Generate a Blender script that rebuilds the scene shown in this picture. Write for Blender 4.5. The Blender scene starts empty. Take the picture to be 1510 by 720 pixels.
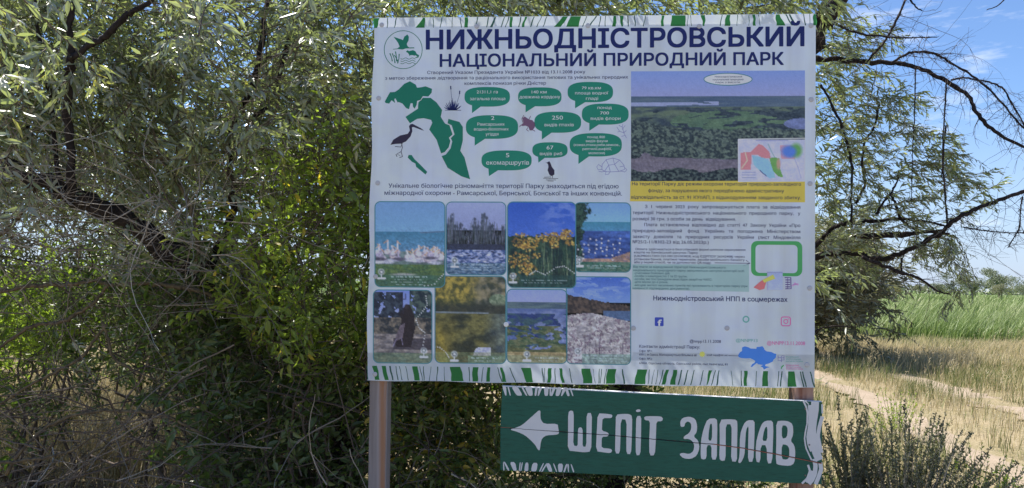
import bpy, math, random
import numpy as np
from math import radians, sin, cos, pi
from mathutils import Vector, Matrix
from mathutils.geometry import tessellate_polygon, delaunay_2d_cdt

random.seed(11)
RNG = np.random.default_rng(11)
SC = bpy.context.scene
COL = SC.collection

# ---------------------------------------------------------------- camera
F_PX = 1090.0                                   # focal length in pixels of a 1510 px wide picture
CAM_LOC = np.array([0.0, 0.0, 1.6])
cam_data = bpy.data.cameras.new('camera')
cam_data.sensor_width = 36.0
cam_data.lens = 36.0 * F_PX / 1510.0
cam_data.clip_start = 0.05
cam_data.clip_end = 5000.0
cam = bpy.data.objects.new('camera', cam_data)
COL.objects.link(cam)
cam_rot = Matrix.Rotation(radians(90 + 3.03), 4, 'X') @ Matrix.Rotation(radians(1.0), 4, 'Z')
cam.matrix_world = Matrix.Translation(Vector(CAM_LOC)) @ cam_rot
SC.camera = cam
ROT = np.array(cam_rot.to_3x3())

# ---------------------------------------------------------------- sun, sky, exposure
SUN_EL = radians(58)
SUN_AZ = radians(-52)                           # from +Y (away from the camera) towards +X
sun_dir = Vector((sin(SUN_AZ) * cos(SUN_EL), cos(SUN_AZ) * cos(SUN_EL), sin(SUN_EL)))
sun_data = bpy.data.lights.new('sun', 'SUN')
sun_data.energy = 5.0
sun_data.angle = radians(0.53)
sun_data.color = (1.0, 0.955, 0.88)
sun = bpy.data.objects.new('sun', sun_data)
COL.objects.link(sun)
sun.rotation_euler = sun_dir.to_track_quat('Z', 'Y').to_euler()
sun.location = (0, 0, 30)

world = bpy.data.worlds.new('World')
SC.world = world
world.use_nodes = True
wn, wl = world.node_tree.nodes, world.node_tree.links
wn.clear()
w_out = wn.new('ShaderNodeOutputWorld')
w_bg = wn.new('ShaderNodeBackground')
w_sky = wn.new('ShaderNodeTexSky')
w_sky.sky_type = 'NISHITA'
w_sky.sun_disc = False
w_sky.sun_elevation = SUN_EL
w_sky.sun_rotation = SUN_AZ
w_sky.altitude = 0
w_sky.air_density = 1.0
w_sky.dust_density = 0.15
w_sky.ozone_density = 4.0
w_bg.inputs['Strength'].default_value = 0.080
# thin fair-weather clouds: stretched noise on the sky direction, the same everywhere
w_tc = wn.new('ShaderNodeTexCoord')
w_map = wn.new('ShaderNodeMapping')
w_map.inputs['Scale'].default_value = (3.0, 3.0, 13.0)
w_map.inputs['Location'].default_value = (1.384, 0.803, 4.85)
w_noise = wn.new('ShaderNodeTexNoise')
w_noise.inputs['Scale'].default_value = 1.6
w_noise.inputs['Detail'].default_value = 6.0
w_noise.inputs['Roughness'].default_value = 0.62
w_ramp = wn.new('ShaderNodeValToRGB')
w_ramp.color_ramp.elements[0].position = 0.60
w_ramp.color_ramp.elements[0].color = (0, 0, 0, 1)
w_ramp.color_ramp.elements[1].position = 0.80
w_ramp.color_ramp.elements[1].color = (0.85, 0.85, 0.85, 1)
w_mix = wn.new('ShaderNodeMixRGB')
w_mix.inputs['Color2'].default_value = (7.0, 7.4, 8.2, 1)
wl.new(w_tc.outputs['Generated'], w_map.inputs['Vector'])
wl.new(w_map.outputs['Vector'], w_noise.inputs['Vector'])
wl.new(w_noise.outputs['Fac'], w_ramp.inputs['Fac'])
wl.new(w_ramp.outputs['Color'], w_mix.inputs['Fac'])
w_wb = wn.new('ShaderNodeMixRGB'); w_wb.blend_type = 'MULTIPLY'; w_wb.inputs['Fac'].default_value = 1.0
w_wb.inputs['Color2'].default_value = (0.88, 0.96, 1.10, 1)      # the camera's white balance: shade reads blue
wl.new(w_sky.outputs['Color'], w_wb.inputs['Color1'])
w_sep = wn.new('ShaderNodeSeparateXYZ'); wl.new(w_tc.outputs['Generated'], w_sep.inputs['Vector'])
w_hz = wn.new('ShaderNodeMapRange'); w_hz.inputs['From Min'].default_value = 0.0; w_hz.inputs['From Max'].default_value = 0.22
w_hz.inputs['To Min'].default_value = 0.85; w_hz.inputs['To Max'].default_value = 0.0; wl.new(w_sep.outputs['Z'], w_hz.inputs['Value'])
w_hm = wn.new('ShaderNodeMixRGB'); w_hm.inputs['Color2'].default_value = (3.3, 4.0, 5.4, 1)      # pale summer haze low on the horizon, all the way round
wl.new(w_hz.outputs['Result'], w_hm.inputs['Fac']); wl.new(w_wb.outputs['Color'], w_hm.inputs['Color1'])
wl.new(w_hm.outputs['Color'], w_mix.inputs['Color1'])
wl.new(w_mix.outputs['Color'], w_bg.inputs['Color'])
wl.new(w_bg.outputs['Background'], w_out.inputs['Surface'])

SC.view_settings.view_transform = 'Standard'
SC.view_settings.look = 'None'
SC.view_settings.gamma = 1.0
SC.view_settings.use_curve_mapping = False
SC.view_settings.exposure = 1.1
try:
    SC.cycles.max_bounces = 8
    SC.cycles.transparent_max_bounces = 8
    SC.cycles.diffuse_bounces = 4
    SC.cycles.transmission_bounces = 4
except Exception:
    pass


# ================================================================ helpers
def ray(px, py):
    """Direction (world, y-forward) of photograph pixels."""
    px = np.asarray(px, float); py = np.asarray(py, float)
    d = np.stack([(px - 755.0) / F_PX, -(py - 360.0) / F_PX, -np.ones_like(px)], -1)
    return d @ ROT.T


def at(px, py, depth):
    """World point seen at pixel (px, py), depth metres ahead of the camera."""
    return CAM_LOC + ray(px, py) * np.asarray(depth, float)[..., None]


def ground_h(x, y):
    x = np.asarray(x, float); y = np.asarray(y, float)
    return 0.035 * np.sin(x * 0.55 + 0.6) * np.cos(y * 0.43) + 0.02 * np.sin(x * 1.7 + y * 1.1)


def srgb(r, g, b):
    c = np.array([r, g, b], float) / 255.0
    return tuple(np.where(c <= 0.04045, c / 12.92, ((c + 0.055) / 1.055) ** 2.4))


PAPER_ALB = np.array([0.75, 0.82, 0.97])
PAPER_SEEN = np.array([0.46, 0.50, 0.57])         # how the shaded white vinyl reads


def ink(r, g, b):
    """Ink colour of a print that reads as (r, g, b) beside the white vinyl."""
    return tuple(np.clip(np.array(srgb(r, g, b)) / PAPER_SEEN, 0.004, 0.85))


def tag(o, label=None, cat=None, group=None, kind=None):
    if label: o['label'] = label
    if cat: o['category'] = cat
    if group: o['group'] = group
    if kind: o['kind'] = kind
    return o


def empty(name, loc, label=None, cat=None, group=None, kind=None):
    o = bpy.data.objects.new(name, None)
    COL.objects.link(o)
    o.location = loc
    o.empty_display_size = 0.2
    return tag(o, label, cat, group, kind)


class MB:
    """Collects vertices and faces (numpy) and links them as one mesh object."""
    def __init__(self):
        self.v, self.f, self.t, self.c, self.n = [], {3: [], 4: []}, [], [], 0

    def add(self, V, tris=None, quads=None, tint=0.5, col=None):
        V = np.asarray(V, float).reshape(-1, 3)
        if tris is not None and len(tris): self.f[3].append(np.asarray(tris, int).reshape(-1, 3) + self.n)
        if quads is not None and len(quads): self.f[4].append(np.asarray(quads, int).reshape(-1, 4) + self.n)
        self.v.append(V)
        self.t.append(np.broadcast_to(np.asarray(tint, float), (len(V),)).copy())
        if col is not None: self.c.append(col)
        self.n += len(V)

    def box(self, c, s, R=None, tint=0.5):
        c = np.asarray(c, float); s = np.asarray(s, float) / 2
        k = np.array([[-1,-1,-1],[1,-1,-1],[1,1,-1],[-1,1,-1],[-1,-1,1],[1,-1,1],[1,1,1],[-1,1,1]]) * s
        if R is not None: k = k @ np.asarray(R).T
        self.add(k + c, quads=[[3,2,1,0],[4,5,6,7],[0,1,5,4],[1,2,6,5],[2,3,7,6],[3,0,4,7]], tint=tint)

    def tube(self, P, r, sides=5, tint=0.5, cap=True):
        P = np.asarray(P, float); n = len(P)
        r = np.broadcast_to(np.asarray(r, float), (n,))
        T = np.gradient(P, axis=0); T /= np.linalg.norm(T, axis=1)[:, None] + 1e-9
        up = np.array([0.31, 0.17, 0.93])
        A = np.cross(T, up); bad = np.linalg.norm(A, axis=1) < 0.1
        A[bad] = np.cross(T[bad], [1.0, 0, 0]); A /= np.linalg.norm(A, axis=1)[:, None]
        B = np.cross(T, A)
        a = np.arange(sides) / sides * 2 * pi
        V = P[:, None] + (A[:, None] * np.cos(a)[None, :, None] + B[:, None] * np.sin(a)[None, :, None]) * r[:, None, None]
        i = np.arange(n - 1)[:, None] * sides; j = np.arange(sides)[None]
        j2 = (j + 1) % sides
        Q = np.stack([i + j, i + j2, i + sides + j2, i + sides + j], -1).reshape(-1, 4)
        tr = None
        V = V.reshape(-1, 3)
        if cap:
            V = np.vstack([V, P[-1] + T[-1] * r[-1] * 0.5, P[0]])
            k = n * sides; e = (n - 1) * sides
            tr = [[e + q, e + (q + 1) % sides, k] for q in range(sides)] + [[(q + 1) % sides, q, k + 1] for q in range(sides)]
        self.add(V, tris=tr, quads=Q, tint=tint)

    def mesh(self, name, mat, smooth=False):
        me = bpy.data.meshes.new(name)
        if not self.v: return me
        V = np.vstack(self.v)
        t3 = np.vstack(self.f[3]) if self.f[3] else np.zeros((0, 3), int)
        t4 = np.vstack(self.f[4]) if self.f[4] else np.zeros((0, 4), int)
        idx = np.concatenate([t3.ravel(), t4.ravel()]).astype(np.int32)
        me.vertices.add(len(V)); me.vertices.foreach_set('co', V.astype(np.float32).ravel())
        me.loops.add(len(idx)); me.loops.foreach_set('vertex_index', idx)
        me.polygons.add(len(t3) + len(t4))
        st = np.concatenate([np.arange(len(t3)) * 3, len(t3) * 3 + np.arange(len(t4)) * 4]).astype(np.int32)
        me.polygons.foreach_set('loop_start', st)
        me.update(calc_edges=True)
        me.polygons.foreach_set('use_smooth', np.full(len(me.polygons), smooth))
        a = me.attributes.new('tint', 'FLOAT', 'POINT')
        a.data.foreach_set('value', np.concatenate(self.t).astype(np.float32))
        if self.c:
            c = me.attributes.new('print_colour', 'FLOAT_COLOR', 'POINT')
            cc = np.vstack(self.c); cc = np.hstack([cc, np.ones((len(cc), 1))])
            c.data.foreach_set('color', cc.astype(np.float32).ravel())
        me.materials.append(mat)
        return me

    def build(self, name, mat, parent=None, smooth=False, local=True):
        o = bpy.data.objects.new(name, self.mesh(name, mat, smooth))
        COL.objects.link(o)
        if parent is not None:
            o.parent = parent
            if local: o.matrix_parent_inverse = parent_world(parent).inverted()
        return o


def parent_world(p):
    m = Matrix.Identity(4)
    chain = []
    while p is not None:
        chain.append(p); p = p.parent
    for q in reversed(chain):
        m = m @ q.matrix_parent_inverse @ q.matrix_basis
    return m


# ---------------------------------------------------------------- value noise for painted prints
def vnoise(X, Y, sx, sy=None, seed=0, octaves=3, gain=0.55):
    sy = sy or sx
    out = np.zeros_like(X, float); amp = 1.0; tot = 0
    for o in range(octaves):
        g = np.random.default_rng(seed * 31 + o).random((64, 64))
        th = .4 + .9 * o; u0 = X / sx * 2 ** o; v0 = Y / sy * 2 ** o
        u = (u0 * cos(th) + v0 * sin(th)) + 500; v = (v0 * cos(th) - u0 * sin(th)) + 500
        i = np.floor(u).astype(int); j = np.floor(v).astype(int)
        fu = u - i; fv = v - j; fu = fu * fu * (3 - 2 * fu); fv = fv * fv * (3 - 2 * fv)
        a = g[i % 64, j % 64]; b = g[(i + 1) % 64, j % 64]; c = g[i % 64, (j + 1) % 64]; d = g[(i + 1) % 64, (j + 1) % 64]
        out += amp * ((a * (1 - fu) + b * fu) * (1 - fv) + (c * (1 - fu) + d * fu) * fv)
        tot += amp; amp *= gain
    return out / tot


# ================================================================ materials
MATS = {}


def new_mat(name):
    m = bpy.data.materials.new(name)
    m.use_nodes = True
    nt = m.node_tree
    b = nt.nodes['Principled BSDF']
    MATS[name] = m
    return m, nt.nodes, nt.links, b


def ramp(nodes, stops):
    r = nodes.new('ShaderNodeValToRGB')
    e = r.color_ramp.elements
    while len(e) < len(stops): e.new(0.5)
    for k, (p, c) in enumerate(stops):
        e[k].position = p; e[k].color = (*c, 1)
    return r


def leaf_mat(name, top, under, yellow=None, trans=0.35, rough=0.42, spec=0.5, yfrac=0.04):
    """Leaf with a darker face, a paler underside, tint variation leaf by leaf and light shining through."""
    m, n, l, b = new_mat(name)
    at_ = n.new('ShaderNodeAttribute'); at_.attribute_name = 'tint'
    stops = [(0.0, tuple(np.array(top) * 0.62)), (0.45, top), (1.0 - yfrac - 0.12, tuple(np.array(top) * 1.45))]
    if yellow is not None: stops += [(1.0 - yfrac, yellow)]
    r1 = ramp(n, stops)
    r2 = ramp(n, [(0.0, tuple(np.array(under) * 0.75)), (0.6, under), (1.0, tuple(np.array(yellow if yellow is not None else under) * 1.0))])
    l.new(at_.outputs['Fac'], r1.inputs['Fac']); l.new(at_.outputs['Fac'], r2.inputs['Fac'])
    geo = n.new('ShaderNodeNewGeometry')
    mx = n.new('ShaderNodeMixRGB')
    l.new(geo.outputs['Backfacing'], mx.inputs['Fac'])
    l.new(r1.outputs['Color'], mx.inputs['Color1']); l.new(r2.outputs['Color'], mx.inputs['Color2'])
    l.new(mx.outputs['Color'], b.inputs['Base Color'])
    b.inputs['Roughness'].default_value = rough
    b.inputs['Specular IOR Level'].default_value = spec
    tr = n.new('ShaderNodeBsdfTranslucent')
    hs = n.new('ShaderNodeMixRGB'); hs.blend_type = 'MULTIPLY'; hs.inputs['Fac'].default_value = 1.0
    hs.inputs['Color2'].default_value = (1.3, 1.38, 0.65, 1)
    l.new(r1.outputs['Color'], hs.inputs['Color1']); l.new(hs.outputs['Color'], tr.inputs['Color'])
    ms = n.new('ShaderNodeMixShader'); ms.inputs['Fac'].default_value = trans
    out = n['Material Output']
    l.new(b.outputs['BSDF'], ms.inputs[1]); l.new(tr.outputs['BSDF'], ms.inputs[2])
    l.new(ms.outputs['Shader'], out.inputs['Surface'])
    return m


def bark_mat(name, dark, light, scale=40.0, rough=0.9):
    m, n, l, b = new_mat(name)
    tc = n.new('ShaderNodeTexCoord')
    mp = n.new('ShaderNodeMapping'); mp.inputs['Scale'].default_value = (1, 1, 0.35)
    no = n.new('ShaderNodeTexNoise'); no.inputs['Scale'].default_value = scale; no.inputs['Detail'].default_value = 5
    r = ramp(n, [(0.3, dark), (0.72, light)])
    l.new(tc.outputs['Object'], mp.inputs['Vector']); l.new(mp.outputs['Vector'], no.inputs['Vector'])
    l.new(no.outputs['Fac'], r.inputs['Fac']); l.new(r.outputs['Color'], b.inputs['Base Color'])
    bp = n.new('ShaderNodeBump'); bp.inputs['Strength'].default_value = 0.8; bp.inputs['Distance'].default_value = 0.02
    l.new(no.outputs['Fac'], bp.inputs['Height']); l.new(bp.outputs['Normal'], b.inputs['Normal'])
    b.inputs['Roughness'].default_value = rough
    b.inputs['Specular IOR Level'].default_value = 0.15
    return m


def tint_mat(name, stops, rough=0.85, trans=0.0, spec=0.2):
    """Straw, stems and blades: colour follows each piece's own tint."""
    m, n, l, b = new_mat(name)
    a = n.new('ShaderNodeAttribute'); a.attribute_name = 'tint'
    r = ramp(n, stops)
    l.new(a.outputs['Fac'], r.inputs['Fac']); l.new(r.outputs['Color'], b.inputs['Base Color'])
    b.inputs['Roughness'].default_value = rough
    b.inputs['Specular IOR Level'].default_value = spec
    if trans:
        tr = n.new('ShaderNodeBsdfTranslucent'); l.new(r.outputs['Color'], tr.inputs['Color'])
        ms = n.new('ShaderNodeMixShader'); ms.inputs['Fac'].default_value = trans
        l.new(b.outputs['BSDF'], ms.inputs[1]); l.new(tr.outputs['BSDF'], ms.inputs[2])
        l.new(ms.outputs['Shader'], n['Material Output'].inputs['Surface'])
    return m


def ink_mat(name, rgb, trans=0.0, rough=0.45):
    """Ink on vinyl, faintly mottled; trans lets sun through where nothing backs it."""
    if name in MATS: return MATS[name]
    m, n, l, b = new_mat(name)
    tc = n.new('ShaderNodeTexCoord')
    no = n.new('ShaderNodeTexNoise'); no.inputs['Scale'].default_value = 9.0; no.inputs['Detail'].default_value = 4
    r = ramp(n, [(0.3, tuple(np.array(rgb) * 0.94)), (0.7, tuple(np.minimum(np.array(rgb) * 1.04, 0.88)))])
    l.new(tc.outputs['Object'], no.inputs['Vector']); l.new(no.outputs['Fac'], r.inputs['Fac'])
    l.new(r.outputs['Color'], b.inputs['Base Color'])
    b.inputs['Roughness'].default_value = rough
    b.inputs['Specular IOR Level'].default_value = 0.25
    if trans:
        tr = n.new('ShaderNodeBsdfTranslucent'); l.new(r.outputs['Color'], tr.inputs['Color'])
        ms = n.new('ShaderNodeMixShader'); ms.inputs['Fac'].default_value = trans
        l.new(b.outputs['BSDF'], ms.inputs[1]); l.new(tr.outputs['BSDF'], ms.inputs[2])
        l.new(ms.outputs['Shader'], n['Material Output'].inputs['Surface'])
    return m


def photo_mat():
    m, n, l, b = new_mat('printed_photo')
    a = n.new('ShaderNodeAttribute'); a.attribute_name = 'print_colour'
    l.new(a.outputs['Color'], b.inputs['Base Color'])
    b.inputs['Roughness'].default_value = 0.4
    b.inputs['Specular IOR Level'].default_value = 0.3
    return m


def wood_mat(name, dark, light, knots=None, scale=(30, 30, 1.6)):
    m, n, l, b = new_mat(name)
    tc = n.new('ShaderNodeTexCoord')
    mp = n.new('ShaderNodeMapping'); mp.inputs['Scale'].default_value = scale
    no = n.new('ShaderNodeTexNoise'); no.inputs['Scale'].default_value = 1.0; no.inputs['Detail'].default_value = 6; no.inputs['Distortion'].default_value = 0.6
    r = ramp(n, [(0.32, dark), (0.52, light), (0.75, tuple(np.array(light) * 1.12))])
    l.new(tc.outputs['Object'], mp.inputs['Vector']); l.new(mp.outputs['Vector'], no.inputs['Vector'])
    l.new(no.outputs['Fac'], r.inputs['Fac']); l.new(r.outputs['Color'], b.inputs['Base Color'])
    bp = n.new('ShaderNodeBump'); bp.inputs['Strength'].default_value = 0.35; bp.inputs['Distance'].default_value = 0.004
    l.new(no.outputs['Fac'], bp.inputs['Height']); l.new(bp.outputs['Normal'], b.inputs['Normal'])
    b.inputs['Roughness'].default_value = 0.8
    return m


# ================================================================ the ground, the field and the track
def gh(x, y):
    d = np.hypot(x, y)
    return ground_h(x, y) * np.clip(1.6 - d / 60.0, 0, 1)


def sheet(name, xs, ys, lift, mat, mask=None):
    X, Y = np.meshgrid(xs, ys, indexing='ij')
    Z = gh(X, Y) + lift
    nx, ny = X.shape
    V = np.stack([X, Y, Z], -1).reshape(-1, 3)
    i, j = np.meshgrid(np.arange(nx - 1), np.arange(ny - 1), indexing='ij')
    a = (i * ny + j).ravel()
    Q = np.stack([a, a + ny, a + ny + 1, a + 1], -1)
    mb = MB(); mb.add(V, quads=Q)
    o = mb.build(name, mat, smooth=True)
    tag(o, kind='structure')
    return o


def soil_mat(name, c1, c2, c3, s1=1.3, s2=30.0, bump=0.6):
    m, n, l, b = new_mat(name)
    tc = n.new('ShaderNodeTexCoord')
    n1 = n.new('ShaderNodeTexNoise'); n1.inputs['Scale'].default_value = s1; n1.inputs['Detail'].default_value = 6
    n2 = n.new('ShaderNodeTexNoise'); n2.inputs['Scale'].default_value = s2; n2.inputs['Detail'].default_value = 5
    r1 = ramp(n, [(0.38, c1), (0.62, c2)])
    mx = n.new('ShaderNodeMixRGB'); mx.inputs['Color2'].default_value = (*c3, 1)
    r2 = ramp(n, [(0.42, (0, 0, 0)), (0.68, (0.8, 0.8, 0.8))])
    for t in (n1, n2): l.new(tc.outputs['Object'], t.inputs['Vector'])
    l.new(n1.outputs['Fac'], r1.inputs['Fac']); l.new(n2.outputs['Fac'], r2.inputs['Fac'])
    l.new(r1.outputs['Color'], mx.inputs['Color1']); l.new(r2.outputs['Color'], mx.inputs['Fac'])
    l.new(mx.outputs['Color'], b.inputs['Base Color'])
    bp = n.new('ShaderNodeBump'); bp.inputs['Strength'].default_value = bump; bp.inputs['Distance'].default_value = 0.03
    l.new(n2.outputs['Fac'], bp.inputs['Height']); l.new(bp.outputs['Normal'], b.inputs['Normal'])
    b.inputs['Roughness'].default_value = 0.95
    b.inputs['Specular IOR Level'].default_value = 0.1
    return m


M_ground = soil_mat('dry_ground', (0.25, 0.20, 0.12), (0.19, 0.16, 0.085), (0.33, 0.27, 0.18))
M_field = soil_mat('field_ground', (0.10, 0.15, 0.045), (0.14, 0.19, 0.06), (0.07, 0.11, 0.035), 0.15, 2.5)
M_sand = soil_mat('sandy_track', (0.30, 0.235, 0.175), (0.24, 0.19, 0.135), (0.35, 0.28, 0.21), 2.0, 45.0, 0.3)


def geo(a, b, n, p):
    t = np.linspace(-1, 1, n)
    t = np.sign(t) * np.abs(t) ** p
    return (a + b) / 2 + (b - a) / 2 * t


gx = geo(-2000, 2000, 180, 4.0)
gy = -12 + (np.linspace(0, 1, 190) ** 3.2) * 3200
sheet('ground', gx, gy, 0.0, M_ground)
FIELD_Y = 21.0
sheet('field', geo(-1600, 1700, 120, 3.5) + 8, FIELD_Y + (np.linspace(0, 1, 90) ** 3) * 2600, 0.03, M_field)


def rut(name, pts, w):
    """A worn wheel rut: a narrow ragged sheet lying just above the ground."""
    P = np.array(pts, float)
    t = np.linspace(0, len(P) - 1, 70)
    x = np.interp(t, np.arange(len(P)), P[:, 0]); y = np.interp(t, np.arange(len(P)), P[:, 1])
    g = np.random.default_rng(len(name) + int(P[0, 0] * 10))
    k = np.linspace(-1, 1, 5)
    jl = 1 + 0.25 * g.standard_normal((70, 1))
    X = x[:, None] + k[None] * w / 2 * jl; Y = np.repeat(y[:, None], 5, 1)
    Z = gh(X, Y) + 0.012
    i, j = np.meshgrid(np.arange(69), np.arange(4), indexing='ij')
    a = (i * 5 + j).ravel()
    mb = MB(); mb.add(np.stack([X, Y, Z], -1).reshape(-1, 3), quads=np.stack([a, a + 1, a + 6, a + 5], -1))
    tag(mb.build(name, M_sand, smooth=True), kind='structure')


RUT_A = [(6.1, 3.0), (6.3, 7.0), (6.75, 9.7), (7.1, 12.0), (7.5, 15.3), (7.2, 19.0)]
RUT_B = [(4.0, 3.0), (4.45, 7.0), (5.1, 10.1), (5.6, 13.2), (6.0, 16.5), (5.9, 19.0)]
rut('path', RUT_A, 0.6)
rut('path.001', RUT_B, 0.5)


# ================================================================ the information board
def rot(axis, a):
    return np.array(Matrix.Rotation(a, 3, axis))


BO = np.array([0.34395, 3.32262, 1.98650])                  # centre of the board's face
BR = rot('Z', -0.05646) @ rot('X', 0.02508) @ rot('Y', -0.00434)
BU, BN, BV = BR[:, 0], -BR[:, 1], BR[:, 2]                  # across, towards the viewer, up
PAPER = ink(152, 165, 214)


def face(px, py, lift=0.0):
    """Point of the board's face under a photograph pixel, lifted off it by some metres."""
    d = ray(px, py)
    t = ((BO - CAM_LOC) @ BN) / (d @ BN)
    return CAM_LOC + d * t[..., None] + BN * lift


def slope(y):
    return (-6 + 17 * (np.asarray(y, float) - 25) / 545) / 655.0


board = empty('information_board', tuple(face(870.0, 900.0) * [1, 1, 0]),
              'large white park information board with photo prints, nailed to two square timber posts', 'sign')

LAY = 0.0004
M_hem = ink_mat('white_vinyl_hem', tuple(PAPER_ALB), trans=0.28, rough=0.38)
M_paper = ink_mat('white_vinyl', tuple(PAPER_ALB), rough=0.38)
# weather marks on the vinyl: long faint run-down streaks and dusty patches
for _m in (M_paper, M_hem):
    _n, _l = _m.node_tree.nodes, _m.node_tree.links
    _b = _n['Principled BSDF']; _c = _n.new('ShaderNodeTexCoord')
    _mp = _n.new('ShaderNodeMapping'); _mp.inputs['Scale'].default_value = (9.0, 9.0, 0.55); _t1 = _n.new('ShaderNodeTexNoise'); _t1.inputs['Scale'].default_value = 1.6; _t1.inputs['Detail'].default_value = 7
    _t2 = _n.new('ShaderNodeTexNoise'); _t2.inputs['Scale'].default_value = 2.4; _t2.inputs['Detail'].default_value = 6
    _l.new(_c.outputs['Object'], _mp.inputs['Vector']); _l.new(_mp.outputs['Vector'], _t1.inputs['Vector']); _l.new(_c.outputs['Object'], _t2.inputs['Vector'])
    _r1 = ramp(_n, [(0.40, (1, 1, 1)), (0.74, (0.88, 0.86, 0.83))]); _r2 = ramp(_n, [(0.45, (1, 1, 1)), (0.70, (0.90, 0.89, 0.87))])
    _l.new(_t1.outputs['Fac'], _r1.inputs['Fac']); _l.new(_t2.outputs['Fac'], _r2.inputs['Fac'])
    _x1 = _n.new('ShaderNodeMixRGB'); _x1.blend_type = 'MULTIPLY'; _x1.inputs['Fac'].default_value = 1; _x2 = _n.new('ShaderNodeMixRGB'); _x2.blend_type = 'MULTIPLY'; _x2.inputs['Fac'].default_value = 1
    _src = _b.inputs['Base Color'].links[0].from_socket
    _l.new(_src, _x1.inputs['Color1']); _l.new(_r1.outputs['Color'], _x1.inputs['Color2']); _l.new(_x1.outputs['Color'], _x2.inputs['Color1']); _l.new(_r2.outputs['Color'], _x2.inputs['Color2']); _l.new(_x2.outputs['Color'], _b.inputs['Base Color'])
# faint creases in the vinyl
_n, _l = M_paper.node_tree.nodes, M_paper.node_tree.links
_t = _n.new('ShaderNodeTexNoise'); _t.inputs['Scale'].default_value = 3.0
_c = _n.new('ShaderNodeTexCoord'); _b = _n.new('ShaderNodeBump'); _b.inputs['Strength'].default_value = 0.25; _b.inputs['Distance'].default_value = 0.02
_l.new(_c.outputs['Object'], _t.inputs['Vector']); _l.new(_t.outputs['Fac'], _b.inputs['Height'])
_l.new(_b.outputs['Normal'], _n['Principled BSDF'].inputs['Normal'])

# vinyl banner with a slightly wavy hem
nu, nv = 60, 80
s = np.linspace(0, 1, nu)[:, None]; q = np.linspace(0, 1, nv)[None]
wl_ = 1.2 * np.sin(q * 21) * np.exp(-s * 30); wb_ = 0.7 * np.sin(s * 30) * np.exp(-(1 - q) * 30)
TX = 551.5 + s * (1203 - 551.5); TY = 26.5 + s * (20.5 - 26.5)
BX = 540.5 + s * (1201 - 540.5); BY = 561 + s * (572.5 - 561)
PX_ = TX * (1 - q) + BX * q + wl_; PY_ = TY * (1 - q) + BY * q + wb_
Vf = face(PX_, PY_, 0.0).reshape(-1, 3)
i, j = np.meshgrid(np.arange(nu - 1), np.arange(nv - 1), indexing='ij'); a = (i * nv + j).ravel()
mb = MB(); mb.add(Vf, quads=np.stack([a, a + 1, a + nv + 1, a + nv], -1))
banner = mb.build('banner', M_paper, board, smooth=True)
banner.data.materials.append(M_hem)                          # where no panel backs it, the sun shines through the vinyl
_py = (PY_[:-1, :-1] + PY_[1:, 1:]).ravel() / 2; _px = (PX_[:-1, :-1] + PX_[1:, 1:]).ravel() / 2
banner.data.polygons.foreach_set('material_index', ((_py < 41.5 - (_px - 550) * .0075) | (_py > 523)).astype(np.int32))


def box_between(p00, p10, p11, p01, front, depth, name, mat, tint=0.5, parent=board):
    """A slab whose front outline is four pixels of the board's face."""
    P = np.array([p00, p10, p11, p01], float)
    A = face(P[:, 0], P[:, 1], 0.0) + BN * front
    B = A - BN * depth
    mb = MB(); mb.add(np.vstack([A, B]), quads=[[0, 1, 2, 3][::-1], [4, 5, 6, 7], [0, 4, 7, 3][::-1], [1, 2, 6, 5][::-1], [0, 1, 5, 4], [3, 7, 6, 2]], tint=tint)
    return mb.build(name, mat, parent)


M_ply = wood_mat('weathered_plywood', (0.20, 0.15, 0.09), (0.36, 0.28, 0.18), scale=(4, 4, 22))
M_post, _n, _l, _b = new_mat('pine_post')                   # grey face with a long reddish sap streak
_tc = _n.new('ShaderNodeTexCoord'); _mp = _n.new('ShaderNodeMapping'); _mp.inputs['Scale'].default_value = (38, 38, 1.6)
_no = _n.new('ShaderNodeTexNoise'); _no.inputs['Scale'].default_value = 1.0; _no.inputs['Detail'].default_value = 7; _no.inputs['Distortion'].default_value = 0.8
_l.new(_tc.outputs['Object'], _mp.inputs['Vector']); _l.new(_mp.outputs['Vector'], _no.inputs['Vector'])
_at = _n.new('ShaderNodeAttribute'); _at.attribute_name = 'tint'
_ad = _n.new('ShaderNodeMath'); _ad.operation = 'MULTIPLY_ADD'; _ad.inputs[1].default_value = 0.55; _l.new(_no.outputs['Fac'], _ad.inputs[0]); _l.new(_at.outputs['Fac'], _ad.inputs[2])
_r = ramp(_n, [(0.22, (0.22, 0.185, 0.175)), (0.48, (0.33, 0.285, 0.28)), (0.72, (0.33, 0.175, 0.10)), (0.98, (0.30, 0.135, 0.065)), (1.0, (0.26, 0.12, 0.07))])
_l.new(_ad.outputs[0], _r.inputs['Fac']); _l.new(_r.outputs['Color'], _b.inputs['Base Color']); _b.inputs['Roughness'].default_value = 0.8
_bp = _n.new('ShaderNodeBump'); _bp.inputs['Strength'].default_value = 0.4; _bp.inputs['Distance'].default_value = 0.004; _l.new(_no.outputs['Fac'], _bp.inputs['Height']); _l.new(_bp.outputs['Normal'], _b.inputs['Normal'])
M_post_dark = wood_mat('stained_post', (0.20, 0.08, 0.05), (0.36, 0.22, 0.17), scale=(34, 34, 2.0))
box_between((555, 41), (1200, 36), (1198.5, 522), (547, 517), -0.004, 0.010, 'backing_panel', M_ply)


def ground_drop(px, py, drop):
    return drop


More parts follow.
